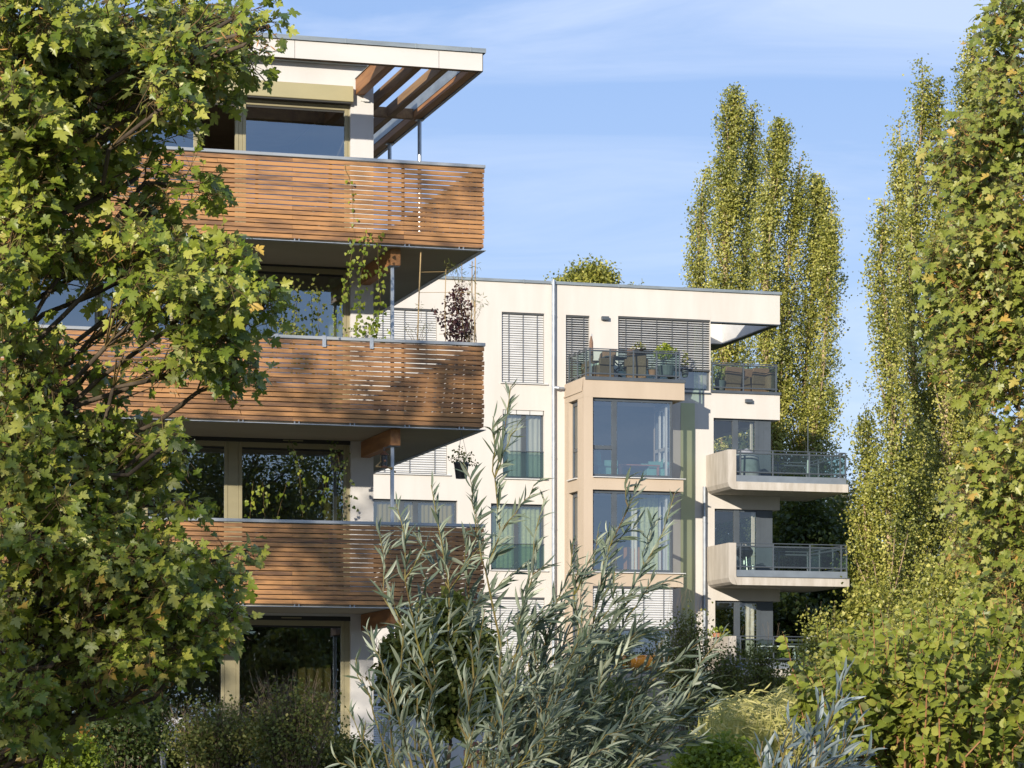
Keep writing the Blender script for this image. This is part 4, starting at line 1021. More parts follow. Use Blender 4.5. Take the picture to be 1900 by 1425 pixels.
broad_px('background_tree', 'small green treetop barely clearing the flat roof nearest the downpipe head', 1040, 503, 116, 22, 640, 160, 50, 0.12, 'poplar', sig=0.25)
broad_px('background_tree', 'tiny treetop just peeping over the flat roof, to the right of the rounded treetop', 1170, 524, 118, 30, 700, 120, 30, 0.17, 'poplar', sig=0.25)
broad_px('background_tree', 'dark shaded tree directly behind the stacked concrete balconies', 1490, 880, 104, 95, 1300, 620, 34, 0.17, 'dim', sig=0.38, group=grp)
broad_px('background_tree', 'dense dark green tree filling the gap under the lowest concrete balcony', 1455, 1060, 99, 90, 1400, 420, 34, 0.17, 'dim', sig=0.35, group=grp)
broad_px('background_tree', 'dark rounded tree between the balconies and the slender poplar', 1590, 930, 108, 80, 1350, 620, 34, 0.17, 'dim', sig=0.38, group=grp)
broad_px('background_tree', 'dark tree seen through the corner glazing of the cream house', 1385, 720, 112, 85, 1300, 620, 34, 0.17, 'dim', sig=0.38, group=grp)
broad_px('background_tree', 'dry pale grey-green tree far behind the tip of the concrete balconies', 1560, 850, 126, 52, 1250, 330, 28, 0.16, 'palel', sig=0.35)
broad_px('background_tree', 'broad bright tree at the foot of the slender poplar', 1620, 1060, 90, 75, 1380, 480, 34, 0.13, 'poplar', sig=0.3)
broad_px('background_tree', 'green tree low behind the hazel bush and the huge poplar', 1760, 1010, 84, 110, 1390, 700, 36, 0.12, 'poplar', sig=0.3)
broad_px('background_tree', 'green tree at the frame edge behind the sycamore with brown keys', 1890, 760, 100, 90, 1300, 620, 34, 0.13, 'poplar', sig=0.32)
# ================================================================== shrubs, shoots, reeds, climbers
def shoots(name, label, cat, base, prim, T, leaf, leaf_m, twig_m, spacing=0.03, ang=0.75, side=4, side_len=0.35, r0=0.006, start=0.25, group=None, per=1, fold=0.0, jit=0.25, wind=(0.35, 0, 0.1), tplane=None, sag=0.05):
    """a shrub of long shoots: prim = list of (start point, tip point); leaves alternate along every shoot"""
    o = thing(name, label, cat, base, 0, group); b = Vector(base)
    tw = MB(); P, D, Nn, Sz, Rn = [], [], [], [], []
    def shoot(p0, p1, r, depth, st):
        n = 8; pts = curve(p0, p1, wob=0.018, n=n, up=sag)
        tw.tube(pts, taper(r, r * 0.25, n + 1), 5, cap=False)
        L_ = sum((q - p).length for p, q in zip(pts[:-1], pts[1:]))
        m = int(L_ * (1 - st) / spacing); sgn = 1
        tone = rng.normal() * 0.12
        for k in range(m):
            u = st + (1 - st) * (k + rng.random() * 0.6) / max(m, 1); u = min(u, 0.999)
            i = int(u * n); f = u * n - i
            q = pts[i].lerp(pts[i + 1], f); d = (pts[i + 1] - pts[i]).normalized()
            for _ in range(per):
                s_ = Vector(rng.normal(size=3)); s_ = (s_ - d * s_.dot(d)).normalized()
                ld = d * math.cos(ang) + s_ * math.sin(ang) + Vector(wind) * 0.6 + Vector(rng.normal(size=3)) * jit
                P.append(q); D.append(ld)
                nn = Vector((-0.3, -0.6, 0.6)) + Vector(rng.normal(size=3)) * 0.6
                Nn.append(nn); Sz.append(leaf * (0.6 + 0.5 * rng.random()) * (0.65 + 0.35 * min(1, (1 - u) * 4))); Rn.append(np.clip(0.45 + tone + 0.2 * rng.normal(), 0, 1))
        if depth > 0:
            for _ in range(side):
                u = 0.3 + 0.6 * rng.random(); i = int(u * n); q = pts[i]
                d = (p1 - p0).normalized(); s_ = Vector(rng.normal(size=3)); s_ = (s_ - d * s_.dot(d)).normalized()
                l_ = side_len * L_ * (0.5 + 0.7 * rng.random()) * (1.15 - u)
                shoot(q, q + (d * 0.75 + s_ * 0.55 + Vector(wind) * 0.5).normalized() * l_, r * 0.5, depth - 1, 0.12)
    for p0, p1 in prim: shoot(Vector(p0) - b, Vector(p1) - b, r0, 1, start)
    tw.build('stems', twig_m, o)
    leaves('foliage', T, P, D, Nn, np.array(Sz), leaf_m, o, np.array(Rn))
    return o
# silver willow in front of the gap between the houses
YW = 9.5
tips = [(948, 716, 0), (800, 900, .1), (735, 935, -.1), (703, 985, .2), (880, 925, .2), (1010, 925, -.1), (1062, 1010, .1), (1110, 985, 0), (1188, 892, .15), (1252, 915, .3), (1140, 1060, -.2), (1210, 1075, .1), (1300, 1190, .2), (1345, 1172, 0),
        (985, 1060, -.3), (1000, 1150, .3), (900, 1130, -.3), (1080, 1130, -.3), (1170, 1180, .3), (1260, 1270, -.2), (1330, 1300, .1), (960, 1240, -.4), (1060, 1260, -.4), (1180, 1330, -.4), (1120, 1220, .4), (1290, 1370, 0), (1010, 1340, -.5), (1230, 1190, .2), (1040, 1190, .1), (940, 1180, .2), (1110, 1300, -.3), (1200, 1400, -.3), (1000, 1280, .2), (1150, 1120, .2), (1050, 1110, .1), (1130, 1090, 0), (990, 1200, .3), (1090, 1180, -.1), (1220, 1240, .2), (1160, 1260, .1), (1060, 1330, .3), (950, 1300, .1), (1250, 1330, .2), (1310, 1250, .1), (1110, 1380, .1), (1010, 1400, -.2), (1190, 1140, -.1), (1080, 1060, .2)]
prim = []
for i, (x, y, dy) in enumerate(tips):
    bx = 930 + (x - 980) * 0.38 + rng.normal() * 25
    by = 1560 + rng.normal() * 60 if y > 1000 else 1500
    p0 = at(bx - 30, by, YW + dy * 0.6); prim.append((p0, at(x, y, YW + dy)))
base = at(930, 2300, YW); base.z = 0
for k in range(6):
    prim.append((base + Vector((rng.normal() * 0.08, rng.normal() * 0.08, 0)), at(860 + 45 * k, 1480 + rng.normal() * 40, YW + rng.normal() * 0.2)))
shoots('willow_shrub', 'silver-leaved willow shrub whose tall wind-swept shoots cover the gap between the two houses', 'shrub', base, prim, T_WILLOW, 0.084, M['willow'], M['wtwig'], spacing=0.0122, ang=0.5, side=4, side_len=0.42, r0=0.005, start=0.12, wind=(0.45, -0.1, 0.0))
tips = [(660, 1220, 0), (645, 1315, .2), (690, 1180, -.1), (735, 1260, .2), (700, 1330, -.2), (780, 1330, .1), (760, 1230, -.1), (620, 1400, 0), (830, 1380, .2), (670, 1395, -.3), (740, 1390, .3), (800, 1290, .3)]
base = at(760, 2250, YW + 0.3); base.z = 0
prim = [(at(790 + (x - 740) * 0.4, 1530 + rng.normal() * 30, YW + .3 + dy), at(x, y, YW + .3 + dy)) for x, y, dy in tips] + [(base, at(790, 1500, YW + .3)), (base, at(740, 1520, YW + .4))]
shoots('willow_shrub', 'low sparse willow sprouts beside the white wall pillar, left of the tall silver willow', 'shrub', base, prim, T_WILLOW, 0.082, M['willow'], M['wtwig'], spacing=0.024, ang=0.6, side=3, side_len=0.45, r0=0.005, start=0.15, wind=(0.1, -0.1, 0.1))
tips = [(1575, 1238, 0), (1520, 1285, .1), (1468, 1330, 0), (1600, 1330, .1), (1545, 1350, -.1), (1440, 1395, 0), (1590, 1400, .1), (1500, 1400, -.1), (1415, 1375, .1), (1625, 1385, 0), (1555, 1300, .2)]
base = at(1480, 2700, 7.6); base.z = 0
prim = [(at(1470 + (x - 1500) * 0.35 - 30, 1580, 7.6 + dy), at(x, y, 7.6 + dy)) for x, y, dy in tips] + [(base, at(1460, 1550, 7.6)), (base, at(1490, 1560, 7.7))]
shoots('willow_shrub', 'bluish shaded willow shoots rising over the reeds beside the hazel bush', 'shrub', base, prim, T_WILLOW, 0.085, M['willow2'], M['wtwig'], spacing=0.02, ang=0.5, side=3, side_len=0.5, r0=0.005, start=0.1, wind=(0.35, -0.1, 0.0))
# hazel bush, lower right
YH = 16.0
prim = []
base = at(1740, 1940, YH); base.z = 0
for k in range(118):
    x = rng.uniform(1500, 1960); t_ = (x - 1500) / 460
    top = 1230 - 110 * math.sin(min(1, t_ * 1.5) * math.pi / 2) + rng.uniform(-25, 170)
    dy = rng.uniform(-0.8, 0.9)
    bx = 1740 + (x - 1740) * 0.55 + rng.normal() * 12
    prim.append((at(bx, 1500 + rng.normal() * 40, YH + dy * 0.7), at(x - 20, top, YH + dy)))
for x, y in ((1452, 1172), (1468, 1250), (1490, 1215), (1535, 1160), (1570, 1190), (1620, 1130), (1600, 1170), (1690, 1130), (1720, 1120), (1775, 1130), (1850, 1120), (1560, 1180), (1880, 1130), (1480, 1300), (1500, 1340), (1540, 1290), (1520, 1250), (1585, 1240), (1640, 1190), (1665, 1170), (1745, 1150), (1810, 1140), (1890, 1180)):
    prim.append((at(1660 + (x - 1660) * 0.6, 1450, YH - 0.6 + rng.normal() * 0.2), at(x, y, YH - 0.7 + rng.normal() * 0.3)))
for k in range(14): prim.append((base + Vector((rng.normal() * 0.3, rng.normal() * 0.3, 0)), at(1580 + 26 * k, 1470, YH + rng.normal() * 0.3)))
shoots('hazel_bush', 'rounded hazel bush of upright reddish stems and soft oval leaves under the sycamore with keys', 'shrub', base, prim, T_OVATE, 0.068, M['hazel'], M['redtwig'], spacing=0.018, ang=1.1, side=3, side_len=0.4, r0=0.0065, start=0.1, wind=(0.05, -0.25, -0.25), jit=0.35, sag=0.02)
# reeds: feathery yellow-green blades
n = 5200
gx = rng.uniform(1290, 1600, n); dd = rng.uniform(27, 36, n)
hz = 1262 + 34 * np.abs(np.sin(gx * 0.021 + 1.0)) + 60 * np.clip((1345 - gx) / 60, 0, 1) + rng.uniform(0, 120, n) ** 1.0
P0 = np.stack([(gx - CXP) / FPX * dd, dd, np.full(n, 0.6)], -1)
tipz = EYE + (HOR - hz) / FPX * dd
lean = rng.normal(size=n) * 0.07 + 0.10
V, F, Rv = [], [], []
K = 5
for k in range(K + 1):
    u = k / K; wd = 0.011 * (1 - u) + (0.012 if k in (4,) else 0)
    zz = P0[:, 2] + (tipz - P0[:, 2]) * (u - 0.08 * u ** 3 * np.abs(lean) * 8)
    xx = P0[:, 0] + lean * 1.6 * u ** 2.2; yy = P0[:, 1] - 0.15 * u ** 2 + rng.normal(size=n) * 0.01
    V.append(np.stack([xx - wd, yy, zz], -1)); V.append(np.stack([xx + wd, yy + 0.004, zz], -1))
    Rv.append(np.clip(0.15 + 0.65 * u + 0.15 * rng.normal(size=n), 0, 1)); Rv.append(Rv[-1])
V = np.stack(V, 1).reshape(-1, 3); Rv = np.stack(Rv, 1).reshape(-1)
F = np.array([[(i * 2 * (K + 1)) + 2 * k, (i * 2 * (K + 1)) + 2 * k + 1, (i * 2 * (K + 1)) + 2 * k + 3, (i * 2 * (K + 1)) + 2 * k + 2] for i in range(n) for k in range(K)])
ro = raw_mesh('reeds', V, F, M['reed'], None, Rv); tag(ro, 'feathery yellow-green reeds nodding in front of the lowest concrete balcony', 'reeds', kind='stuff')
pi = rng.choice(n, 1500, replace=False)                  # drooping seed plumes
pp = np.stack([P0[pi, 0] + lean[pi] * 1.6, P0[pi, 1] - 0.15, tipz[pi] - 0.05], -1)
pp = np.repeat(pp, 7, 0) + rng.normal(size=(len(pi) * 7, 3)) * (0.05, 0.04, 0.07)
pd = np.stack([0.5 + 0.5 * rng.random(len(pp)), rng.normal(size=len(pp)) * 0.4, -0.2 + rng.normal(size=len(pp)) * 0.5], -1)
lv = leaves('reed_plumes', T_WILLOW, pp, pd, rnd_unit(len(pp)) + np.array((-0.3, -0.8, 0.3)), 0.13, M['reed'], ro, np.clip(0.85 + 0.12 * rng.normal(size=len(pp)), 0, 1))
# shrubs around the houses
def bush(name, label, x, ytop, Yd, rx, n_cl, per, leaf, lm, group=None, tpl=T_DIAM, sig=0.13, twigs=0, zf=0.9, ybot=1440, **k):
    o = broad_px(name, label, x, ytop, Yd, rx, ybot, n_cl, per, leaf, lm, group=group, cat='shrub', sig=sig, trunk_r=0.035, zf=zf, tpl=tpl, **k)
    if twigs:
        mb = MB(); f = o.location; top = at(x, ytop, Yd).z - f.z; r_ = rx * Yd / FPX
        for _ in range(twigs):
            a = rng.random() * 6.28; rr = r_ * math.sqrt(rng.random()); h = top * (0.75 + 0.38 * rng.random())
            p1 = Vector((rr * math.cos(a), rr * math.sin(a) * 0.6, h)); p0 = Vector((p1.x * 0.4, p1.y * 0.4, top * 0.25))
            c = curve(p0, p1, wob=0.03, n=5, up=0.05); mb.tube(c, taper(0.007, 0.002, 6), 4, cap=False)
            for _ in range(3):
                q = c[int(rng.integers(2, 5))]; mb.tube([q, q + Vector((rng.normal() * 0.12, rng.normal() * 0.1, 0.1 + 0.15 * rng.random()))], [0.003, 0.0015], 3, cap=False)
        mb.build('bare_twigs', M['drytwig'], o)
    return o
bush('garden_shrub', 'half-bare shrub with dry brown twigs in front of the ground-floor curtain', 545, 1270, 41, 95, 170, 30, 0.05, 'drysh', twigs=120, sig=0.16)
bush('garden_shrub', 'thin dry shrub below the middle of the maple, left of the half-bare one', 400, 1310, 41.5, 90, 150, 30, 0.05, 'drysh', twigs=70, sig=0.16)
bush('garden_shrub', 'small bright green bush at the bottom edge under the maple', 125, 1372, 40, 46, 130, 34, 0.06, 'lime', sig=0.13)
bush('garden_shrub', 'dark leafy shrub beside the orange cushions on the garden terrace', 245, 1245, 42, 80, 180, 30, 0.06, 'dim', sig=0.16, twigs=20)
bush('garden_shrub', 'low dark shrub at the foot of the white wall pillar', 640, 1375, 42, 70, 180, 34, 0.05, 'drysh', sig=0.14, twigs=30)
bush('garden_shrub', 'brown-green hawthorn climbing beside the second downpipe', 1275, 1112, 86, 42, 200, 28, 0.085, 'drysh', sig=0.2, twigs=40, ybot=1400)
bush('garden_shrub', 'loose hawthorn spray across the flank of the lowest balcony', 1345, 1190, 86, 48, 80, 26, 0.085, 'drysh', sig=0.2, twigs=40, ybot=1330)
bush('garden_shrub', 'reddish green bush in front of the lowest balcony railing', 1412, 1182, 85, 42, 90, 26, 0.085, 'drysh', sig=0.2, twigs=30, ybot=1340)
bush('garden_shrub', 'sunlit light green bush right of the white garden chair', 1520, 1135, 84, 44, 220, 30, 0.085, 'poplar', sig=0.22, twigs=12, ybot=1350)
bush('garden_shrub', 'tall dark bush hiding the end of the lowest balcony', 1492, 1215, 84, 42, 130, 28, 0.085, 'drysh', sig=0.2, twigs=20, ybot=1400)
bush('garden_shrub', 'yellow-green bush glowing at the bottom edge below the reeds', 1330, 1378, 26, 80, 320, 34, 0.05, 'lime', sig=0.10, zf=0.6, ybot=1520)
bush('garden_shrub', 'sunny green scrub bank between the reeds and the huge poplar', 1590, 1150, 62, 95, 420, 32, 0.08, 'poplar', sig=0.2, ybot=1400, twigs=16)
bush('garden_shrub', 'pale olive scrub under the huge poplar trunk', 1700, 1120, 58, 90, 420, 32, 0.08, 'poplar', sig=0.2, ybot=1400, twigs=16)
bush('garden_shrub', 'leafy climber grown into a green block behind the silver willow', 835, 1105, 43.5, 92, 560, 36, 0.085, 'broad', tpl=T_HEART, sig=0.13, ybot=1370, flat=0.6, shell=0.7)
bush('garden_shrub', 'leafy climber hugging the steel post under the lowest beam', 745, 1170, 44.5, 24, 120, 30, 0.085, 'broad', tpl=T_HEART, sig=0.12, ybot=1330)
bush('garden_shrub', 'green shrub low in front of the beige bay, behind the silver willow', 1150, 1255, 70, 75, 260, 34, 0.075, 'broad', sig=0.2, twigs=14, ybot=1420)
bush('garden_shrub', 'green shrub beside the first downpipe, behind the silver willow', 1010, 1270, 74, 60, 200, 34, 0.075, 'drysh', sig=0.2, twigs=14, ybot=1420)
# ---- climbers on the balconies
def vine(label, pts, n, leaf, lm, group=None, tw=0.004, T=T_HEART, spread=0.05, down=True):
    b = Vector(pts[0]); o = thing('hanging_vine' if down else 'climbing_vine', label, 'vine', b, 0, group)
    mb = MB(); P_ = [Vector(p) - b for p in pts]; full = []
    for p, q in zip(P_[:-1], P_[1:]): full += curve(p, q, wob=0.02, n=4)[:-1]
    full.append(P_[-1]); mb.tube(full, taper(tw, tw * 0.5, len(full)), 4, cap=False); mb.build('stem', M['twig'], o)
    P, D = [], []
    for _ in range(n):
        i = int(rng.integers(0, len(full) - 1)); q = full[i].lerp(full[i + 1], rng.random()); s_ = Vector(rng.normal(size=3)) * spread
        P.append(q + s_); D.append(Vector((s_.x * 6, s_.y * 6 - 0.2, -0.9)) + Vector(rng.normal(size=3)) * 0.25)
    nn = np.array((-0.35, -0.8, 0.35))[None] + rng.normal(size=(n, 3)) * 0.35
    leaves('foliage', T, P, D, nn, leaf * (0.6 + 0.6 * rng.random(n)), M[lm], o)
    return o
def fa(px, py, t): return FA.W(FA.S(px, t), t, FA.Z(py, px, t))
vine('bright green vine strand hanging from the top balcony, leftmost of three', [fa(654, 440, -.08), fa(648, 505, -.10), fa(634, 560, -.08), fa(626, 612, -.05)], 70, 0.066, 'lime')
vine('bright green vine strand hanging in the middle of the three under the top balcony', [fa(676, 428, -.08), fa(672, 500, -.10), fa(668, 560, -.08), fa(660, 622, -.05)], 85, 0.066, 'lime')
vine('bright green vine strand hanging closest to the steel post under the top balcony', [fa(702, 432, -.08), fa(703, 500, -.10), fa(706, 560, -.08), fa(696, 600, -.06), fa(680, 620, -.02)], 100, 0.066, 'lime')
vine('thin vine creeping over the front of the top slat balustrade', [fa(640, 304, -.05), fa(652, 345, -.06), fa(655, 395, -.06), fa(657, 440, -.07)], 13, 0.06, 'lime', spread=0.03)
vine('low vine heap trailing along the middle coping beside the brackets', [fa(640, 618, .10), fa(665, 612, .12), fa(690, 618, .08), fa(716, 622, .10)], 50, 0.06, 'lime', spread=0.08)
for (lab, x0, x1, y1, nl) in (('short leafy vine climbing a string, leftmost before the dark first-floor window', 464, 470, 893, 16), ('bushy vine climbing a string, second from the left before the first-floor window', 492, 487, 895, 20), ('almost bare string vine slanting before the first-floor window', 515, 534, 890, 5),
                            ('slim vine with few leaves on a straight string before the first-floor window', 562, 555, 860, 13), ('slanting vine near the curtain of the first-floor window', 592, 606, 885, 14)):
    vine(lab, [fa(x0, 960, .5), fa((x0 + x1) / 2, (960 + y1) / 2, .5), fa(x1, y1, .5)], nl, 0.075, 'lime', 'vines climbing strings on the lowest balcony', down=False, spread=0.045)
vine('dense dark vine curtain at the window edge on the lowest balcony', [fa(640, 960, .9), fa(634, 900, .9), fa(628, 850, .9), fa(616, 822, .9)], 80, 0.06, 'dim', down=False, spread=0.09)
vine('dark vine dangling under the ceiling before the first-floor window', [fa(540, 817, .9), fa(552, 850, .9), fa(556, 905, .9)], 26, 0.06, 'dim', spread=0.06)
for (lab, x, y1) in (('vine silhouette on a string behind the middle balustrade, nearest the maple', 545, 520), ('leafy vine string behind the middle balustrade beside the pale curtain', 590, 530)):
    vine(lab, [fa(x, 625, .7), fa(x + 4, 570, .7), fa(x - 3, y1, .7)], 60, 0.06, 'broad', 'vine strings on the middle balcony', down=False, spread=0.10)
# ================================================================== things on balconies and terraces
def fw(F, s, t, z): return F.W(s, t, z)
zc1 = ZFL[2]
# trellis of canes with climbing plants at the corner of the middle balcony
sT = FA.S(833, 0.15)
o = thing('cane_trellis', 'tall trellis of bamboo canes standing behind the corner of the middle balustrade', 'trellis', FA.W(sT, 0.15, zc1), ANG)
def loc(px, py, t): return (FA.S(px, t) - sT, t - 0.15, FA.Z(py, px, t) - zc1)
for (x0, y0, x1, y1, t, r) in ((774.5, 640, 781, 466, .12, .011), (880, 640, 882, 478, .10, .010), (827, 640, 827.5, 500, .14, .007), (874, 640, 876, 484, .3, .008), (858, 640, 857, 490, .4, .006), (884, 640, 880, 560, .2, .007)):
    w = MB(); w.tube([loc(x0, y0, t), loc((x0 + x1) / 2 + rng.normal(), (y0 + y1) / 2, t), loc(x1, y1, t)], r, 7); w.build('cane', M['cane'], o)
for (x0, x1, y) in ((781, 828, 505), (778, 875, 543), (815, 876, 584), (815, 877, 620)):
    w = MB(); w.tube([loc(x0, y, .135), loc(x1, y - 1, .12)], .004, 5); w.build('cross_cane', M['cane'], o)
def plant(name, label, F, px, py0, t, clumps, leaf, lm, T=T_OVATE, pot=None, cat='plant', group=None, n=30, sig=.05, stem=True):
    """potted or climbing plant: leaf clumps (px,py,r px,count) on stems from a foot"""
    s = F.S(px, t); z = F.Z(py0, px, t); b = F.W(s, t, z)
    o = thing(name, label, cat, b, 0, group)
    if pot:
        r, h, m_ = pot; w = MB(); w.lathe([(r * .72, 0), (r * .96, h * .9), (r, h * .9), (r, h), (r * .86, h), (r * .84, h * .8)], n=16); w.build('pot', M[m_], o, smooth=False)
        h0 = h * .85
    else: h0 = 0
    mb = MB(); P, D, N_ = [], [], []
    dpx = F.Y(s, t) / FPX
    for (cx, cy, rp, cnt) in clumps:
        c = F.W(F.S(cx, t), t, F.Z(cy, cx, t)) - b
        if stem: mb.tube(curve((0, 0, h0), c, wob=.04, n=4), taper(.006, .002, 5), 4, cap=False)
        for _ in range(cnt):
            d = Vector(rng.normal(size=3)); d.normalize(); q = c + d * (rp * dpx * rng.random() ** .5)
            P.append(q); D.append(d + Vector((0, 0, -.3)) + Vector(rng.normal(size=3)) * .4); N_.append(Vector((-.3, -.7, .5)) + Vector(rng.normal(size=3)) * .6)
    if stem: mb.build('stem', M['twig'], o)
    leaves('foliage', T, P, D, N_, leaf * (.6 + .6 * rng.random(len(P))), M[lm], o)
    return o
plant('climbing_plant', 'dark purple-leaved climber on the cane trellis at the balcony corner', FA, 848, 650, .2, [(850, 545, 16, 70), (838, 560, 16, 60), (858, 570, 16, 80), (842, 590, 20, 120), (860, 600, 18, 110), (850, 618, 22, 140), (832, 615, 12, 30), (855, 530, 9, 20), (813, 585, 8, 14), (806, 575, 6, 8), (822, 600, 9, 14), (866, 625, 10, 24)], .055, 'purple')
plant('climbing_plant', 'green passion vine with drooping leaves at the top of the cane trellis', FA, 872, 650, .12, [(838, 500, 14, 22), (850, 508, 12, 20), (862, 520, 14, 22), (884, 495, 9, 14), (878, 545, 10, 16), (893, 560, 13, 22), (886, 575, 9, 12), (828, 492, 6, 6), (846, 496, 9, 12), (875, 515, 9, 12)], .075, 'broad', T=T_WILLOW)
plant('climbing_plant', 'small green creeper low on the left cane of the trellis', FA, 776, 650, .12, [(780, 568, 7, 14), (788, 600, 10, 18), (760, 607, 8, 12), (798, 606, 7, 10), (784, 612, 8, 10), (752, 606, 4, 5)], .06, 'broad', T=T_WILLOW)
plant('flowering_plant', 'orange and yellow flower tuft by the coping behind the maple bough', FA, 540, 640, .15, [(530, 610, 12, 30), (545, 612, 12, 26), (560, 616, 10, 20), (520, 600, 6, 8)], .055, 'broad')
# lantern on the lowest balcony post
t = 0.25; s = FA.S(713, t); z = FA.Z(868, 713, t)
o = thing('bird_feeder', 'old copper lantern-shaped bird feeder hanging beside the steel post under the beam', 'bird feeder', FA.W(s, t, z), ANG)
w = MB(); w.lathe([(.062, .0), (.066, .015), (.05, .02), (.05, .035)], n=14); w.build('tray', M['copper'], o)
w = MB(); w.lathe([(.05, .03), (.052, .20), (.045, .205)], n=14)
w.build('feeder_body', M['black'], o)
w = MB(); w.lathe([(.085, .20), (.06, .225), (.02, .262), (.008, .27)], n=14); w.build('lid', M['copper'], o)
w = MB(); w.tube([(0, 0, .27), (0.02, 0, .30), (0, 0, .335), (-.02, 0, .30), (0, 0, .272)], .004, 5); w.tube([(0, 0, .335), (0, 0, FA.Z(846, 713, t) - z + .06)], .003, 5); w.build('hook', M['mid'], o)
w = MB(); w.tube([(-.13, 0, .02), (-.06, -.02, .1), (-.06, 0, .19)], .012, 6); w.tube([(.05, 0, .02), (.2, .05, -.06)], .012, 6); w.tube([(-.14, 0, .02), (.14, 0, .0)], .014, 6); w.build('perch', M['cane'], o)
w = MB(); w.lathe([(.0, .09), (.02, .095), (.022, .11), (.012, .125), (.0, .126)], cx=0, cy=-.05, n=10); w.build('feeding_port', M['terra'], o)
# hanging flower pot by the house gap
t = .05; s = FA.S(856, t)
plant('hanging_pot', 'black hanging flower pot with brownish trailing flowers in front of the cream wall', FA, 856, 888, t, [(850, 845, 14, 40), (865, 850, 14, 40), (838, 856, 9, 20), (878, 862, 8, 18), (856, 838, 10, 22), (858, 858, 12, 26)], .04, 'drysh', pot=(.125, .26, 'black'))
w = MB(); zt = ZS[1] - .01
pot = bpy.data.objects[[x.name for x in bpy.data.objects if x.name.startswith('hanging_pot')][0]]
for a in (0, 2.1, 4.2): w.tube([(.12 * math.cos(a), .12 * math.sin(a), .25), (0, 0, .75)], .003, 4)
w.tube([(0, 0, .75), (0, 0, max(.8, zt - pot.location.z))], .003, 4); w.build('hanger', M['cord'], pot)
# ---- roof terrace of the cream house
zt = zcor[0] + .035
def fbt(name, label, cat, px, t, z, rz=0, group=None): return thing(name, label, cat, FB.W(FB.S(px, t), t, z), ANG + rz, group)
def wicker_chair(label, px, t, rz, z=None, group='wicker armchairs on the roof terrace'):
    o = fbt('wicker_chair', label, 'chair', px, t, zt if z is None else z, rz, group)
    w = MB(); w.prism_x([(-.30, .02), (.28, .02), (.26, .40), (-.28, .40)], -.30, .30); w.build('seat', M['wicker'], o, bevel=.02)
    w = MB(); w.prism_x([(.20, .401), (.30, .401), (.38, .92), (.30, .93)], -.30, .30); w.build('backrest', M['wicker'], o, bevel=.02)
    for s_ in (-1, 1):
        w = MB(); w.prism_x([(-.29, .401), (.20, .401), (.24, .63), (-.27, .60)], s_ * .32 - .045, s_ * .32 + .045); w.build('armrest', M['wicker'], o, bevel=.015)
    w = MB(); w.cbox(-.25, .25, -.26, .18, .402, .47, .02); w.build('cushion', M['curtain'], o)
    return o
wicker_chair('brown wicker armchair left of the terrace table, turned to show its flank', 1116, -1.30, R(-75))
wicker_chair('brown wicker armchair with its back to the railing, right of the terrace table', 1180, -1.35, R(165))
wicker_chair('brown wicker armchair half hidden behind the left terrace chair', 1098, -.60, R(-100))
o = fbt('folding_table', 'dark folding table between the wicker chairs on the roof terrace', 'table', 1147, -.95, zt)
w = MB(); w.cbox(-.52, .52, -.38, .38, .70, .735, .008); w.build('tabletop', M['dark'], o)
for y in (-.3, .3):
    for s_ in (-1, 1):
        w = MB(); w.tube([(-.38 * s_, y, .02), (.36 * s_, y + .02 * s_, .70)], .022, 6); w.build('leg', M['dark'], o)
o = fbt('parasol', 'folded beige parasol leaning by the terrace railing corner', 'parasol', 1097, -1.55, zt)
w = MB(); w.tube([(0, 0, 0), (.02, 0, 1.35)], .015, 6); w.build('pole', M['steel'], o)
w = MB(); w.lathe([(.03, .45), (.075, .6), (.06, 1.1), (.02, 1.28)], n=10); w.build('canopy', M['wicker'], o)
plant('potted_tree', 'small round-headed yellow-green tree in a broad grey bowl on the roof terrace', FB, 1236, 697.0, -1.35, [(1233, 652, 15, 170), (1222, 655, 9, 60), (1246, 655, 9, 60), (1234, 645, 10, 70)], .075, 'lime', pot=(.28, .30, 'pot'), cat='potted plant')
plant('potted_plant', 'leafy herb in a terracotta pot beside the grey bowl tree', FB, 1210, 697.5, -1.45, [(1208, 672, 9, 40), (1214, 664, 7, 26), (1206, 682, 7, 26)], .07, 'broad', pot=(.14, .18, 'terra'), cat='potted plant', T=T_WILLOW)
plant('potted_plant', 'rusty heather in a black box on the terrace railing', FB, 1187, 655, -1.75, [(1180, 645, 8, 40), (1190, 643, 8, 40), (1185, 638, 6, 26)], .05, 'drysh', pot=(.2, .12, 'black'), cat='potted plant')
plant('potted_plant', 'slim green plant in front of the half-lowered blind', FB, 1271, 700, -.5, [(1271, 665, 5, 22), (1272, 655, 4, 14), (1270, 675, 5, 20)], .07, 'broad', pot=(.12, .2, 'pot'), cat='potted plant')
ztr = ZTER + .001
for (x, t, lab) in ((1352, 1.0, 'brown wicker armchair behind the corner terrace railing, leftmost of its row'), (1378, 1.3, 'brown wicker armchair in the middle of the corner terrace row'), (1402, 1.0, 'brown wicker armchair beside the leafy planter on the corner terrace')):
    wicker_chair(lab, x, t, R(190), ztr, 'wicker armchairs on the corner terrace')
plant('planter', 'tall brown planter with green leaves at the end of the corner terrace', FB, 1428, 724, .8, [(1425, 692, 9, 50), (1432, 694, 9, 50), (1420, 696, 6, 26)], .09, 'broad', pot=(.24, .55, 'wicker'), cat='planter')
plant('planter', 'small shrub in a pot behind the post of the corner terrace railing', FB, 1336, 724, .7, [(1334, 700, 8, 40), (1338, 694, 7, 30)], .08, 'broad', pot=(.18, .3, 'pot'), cat='planter')
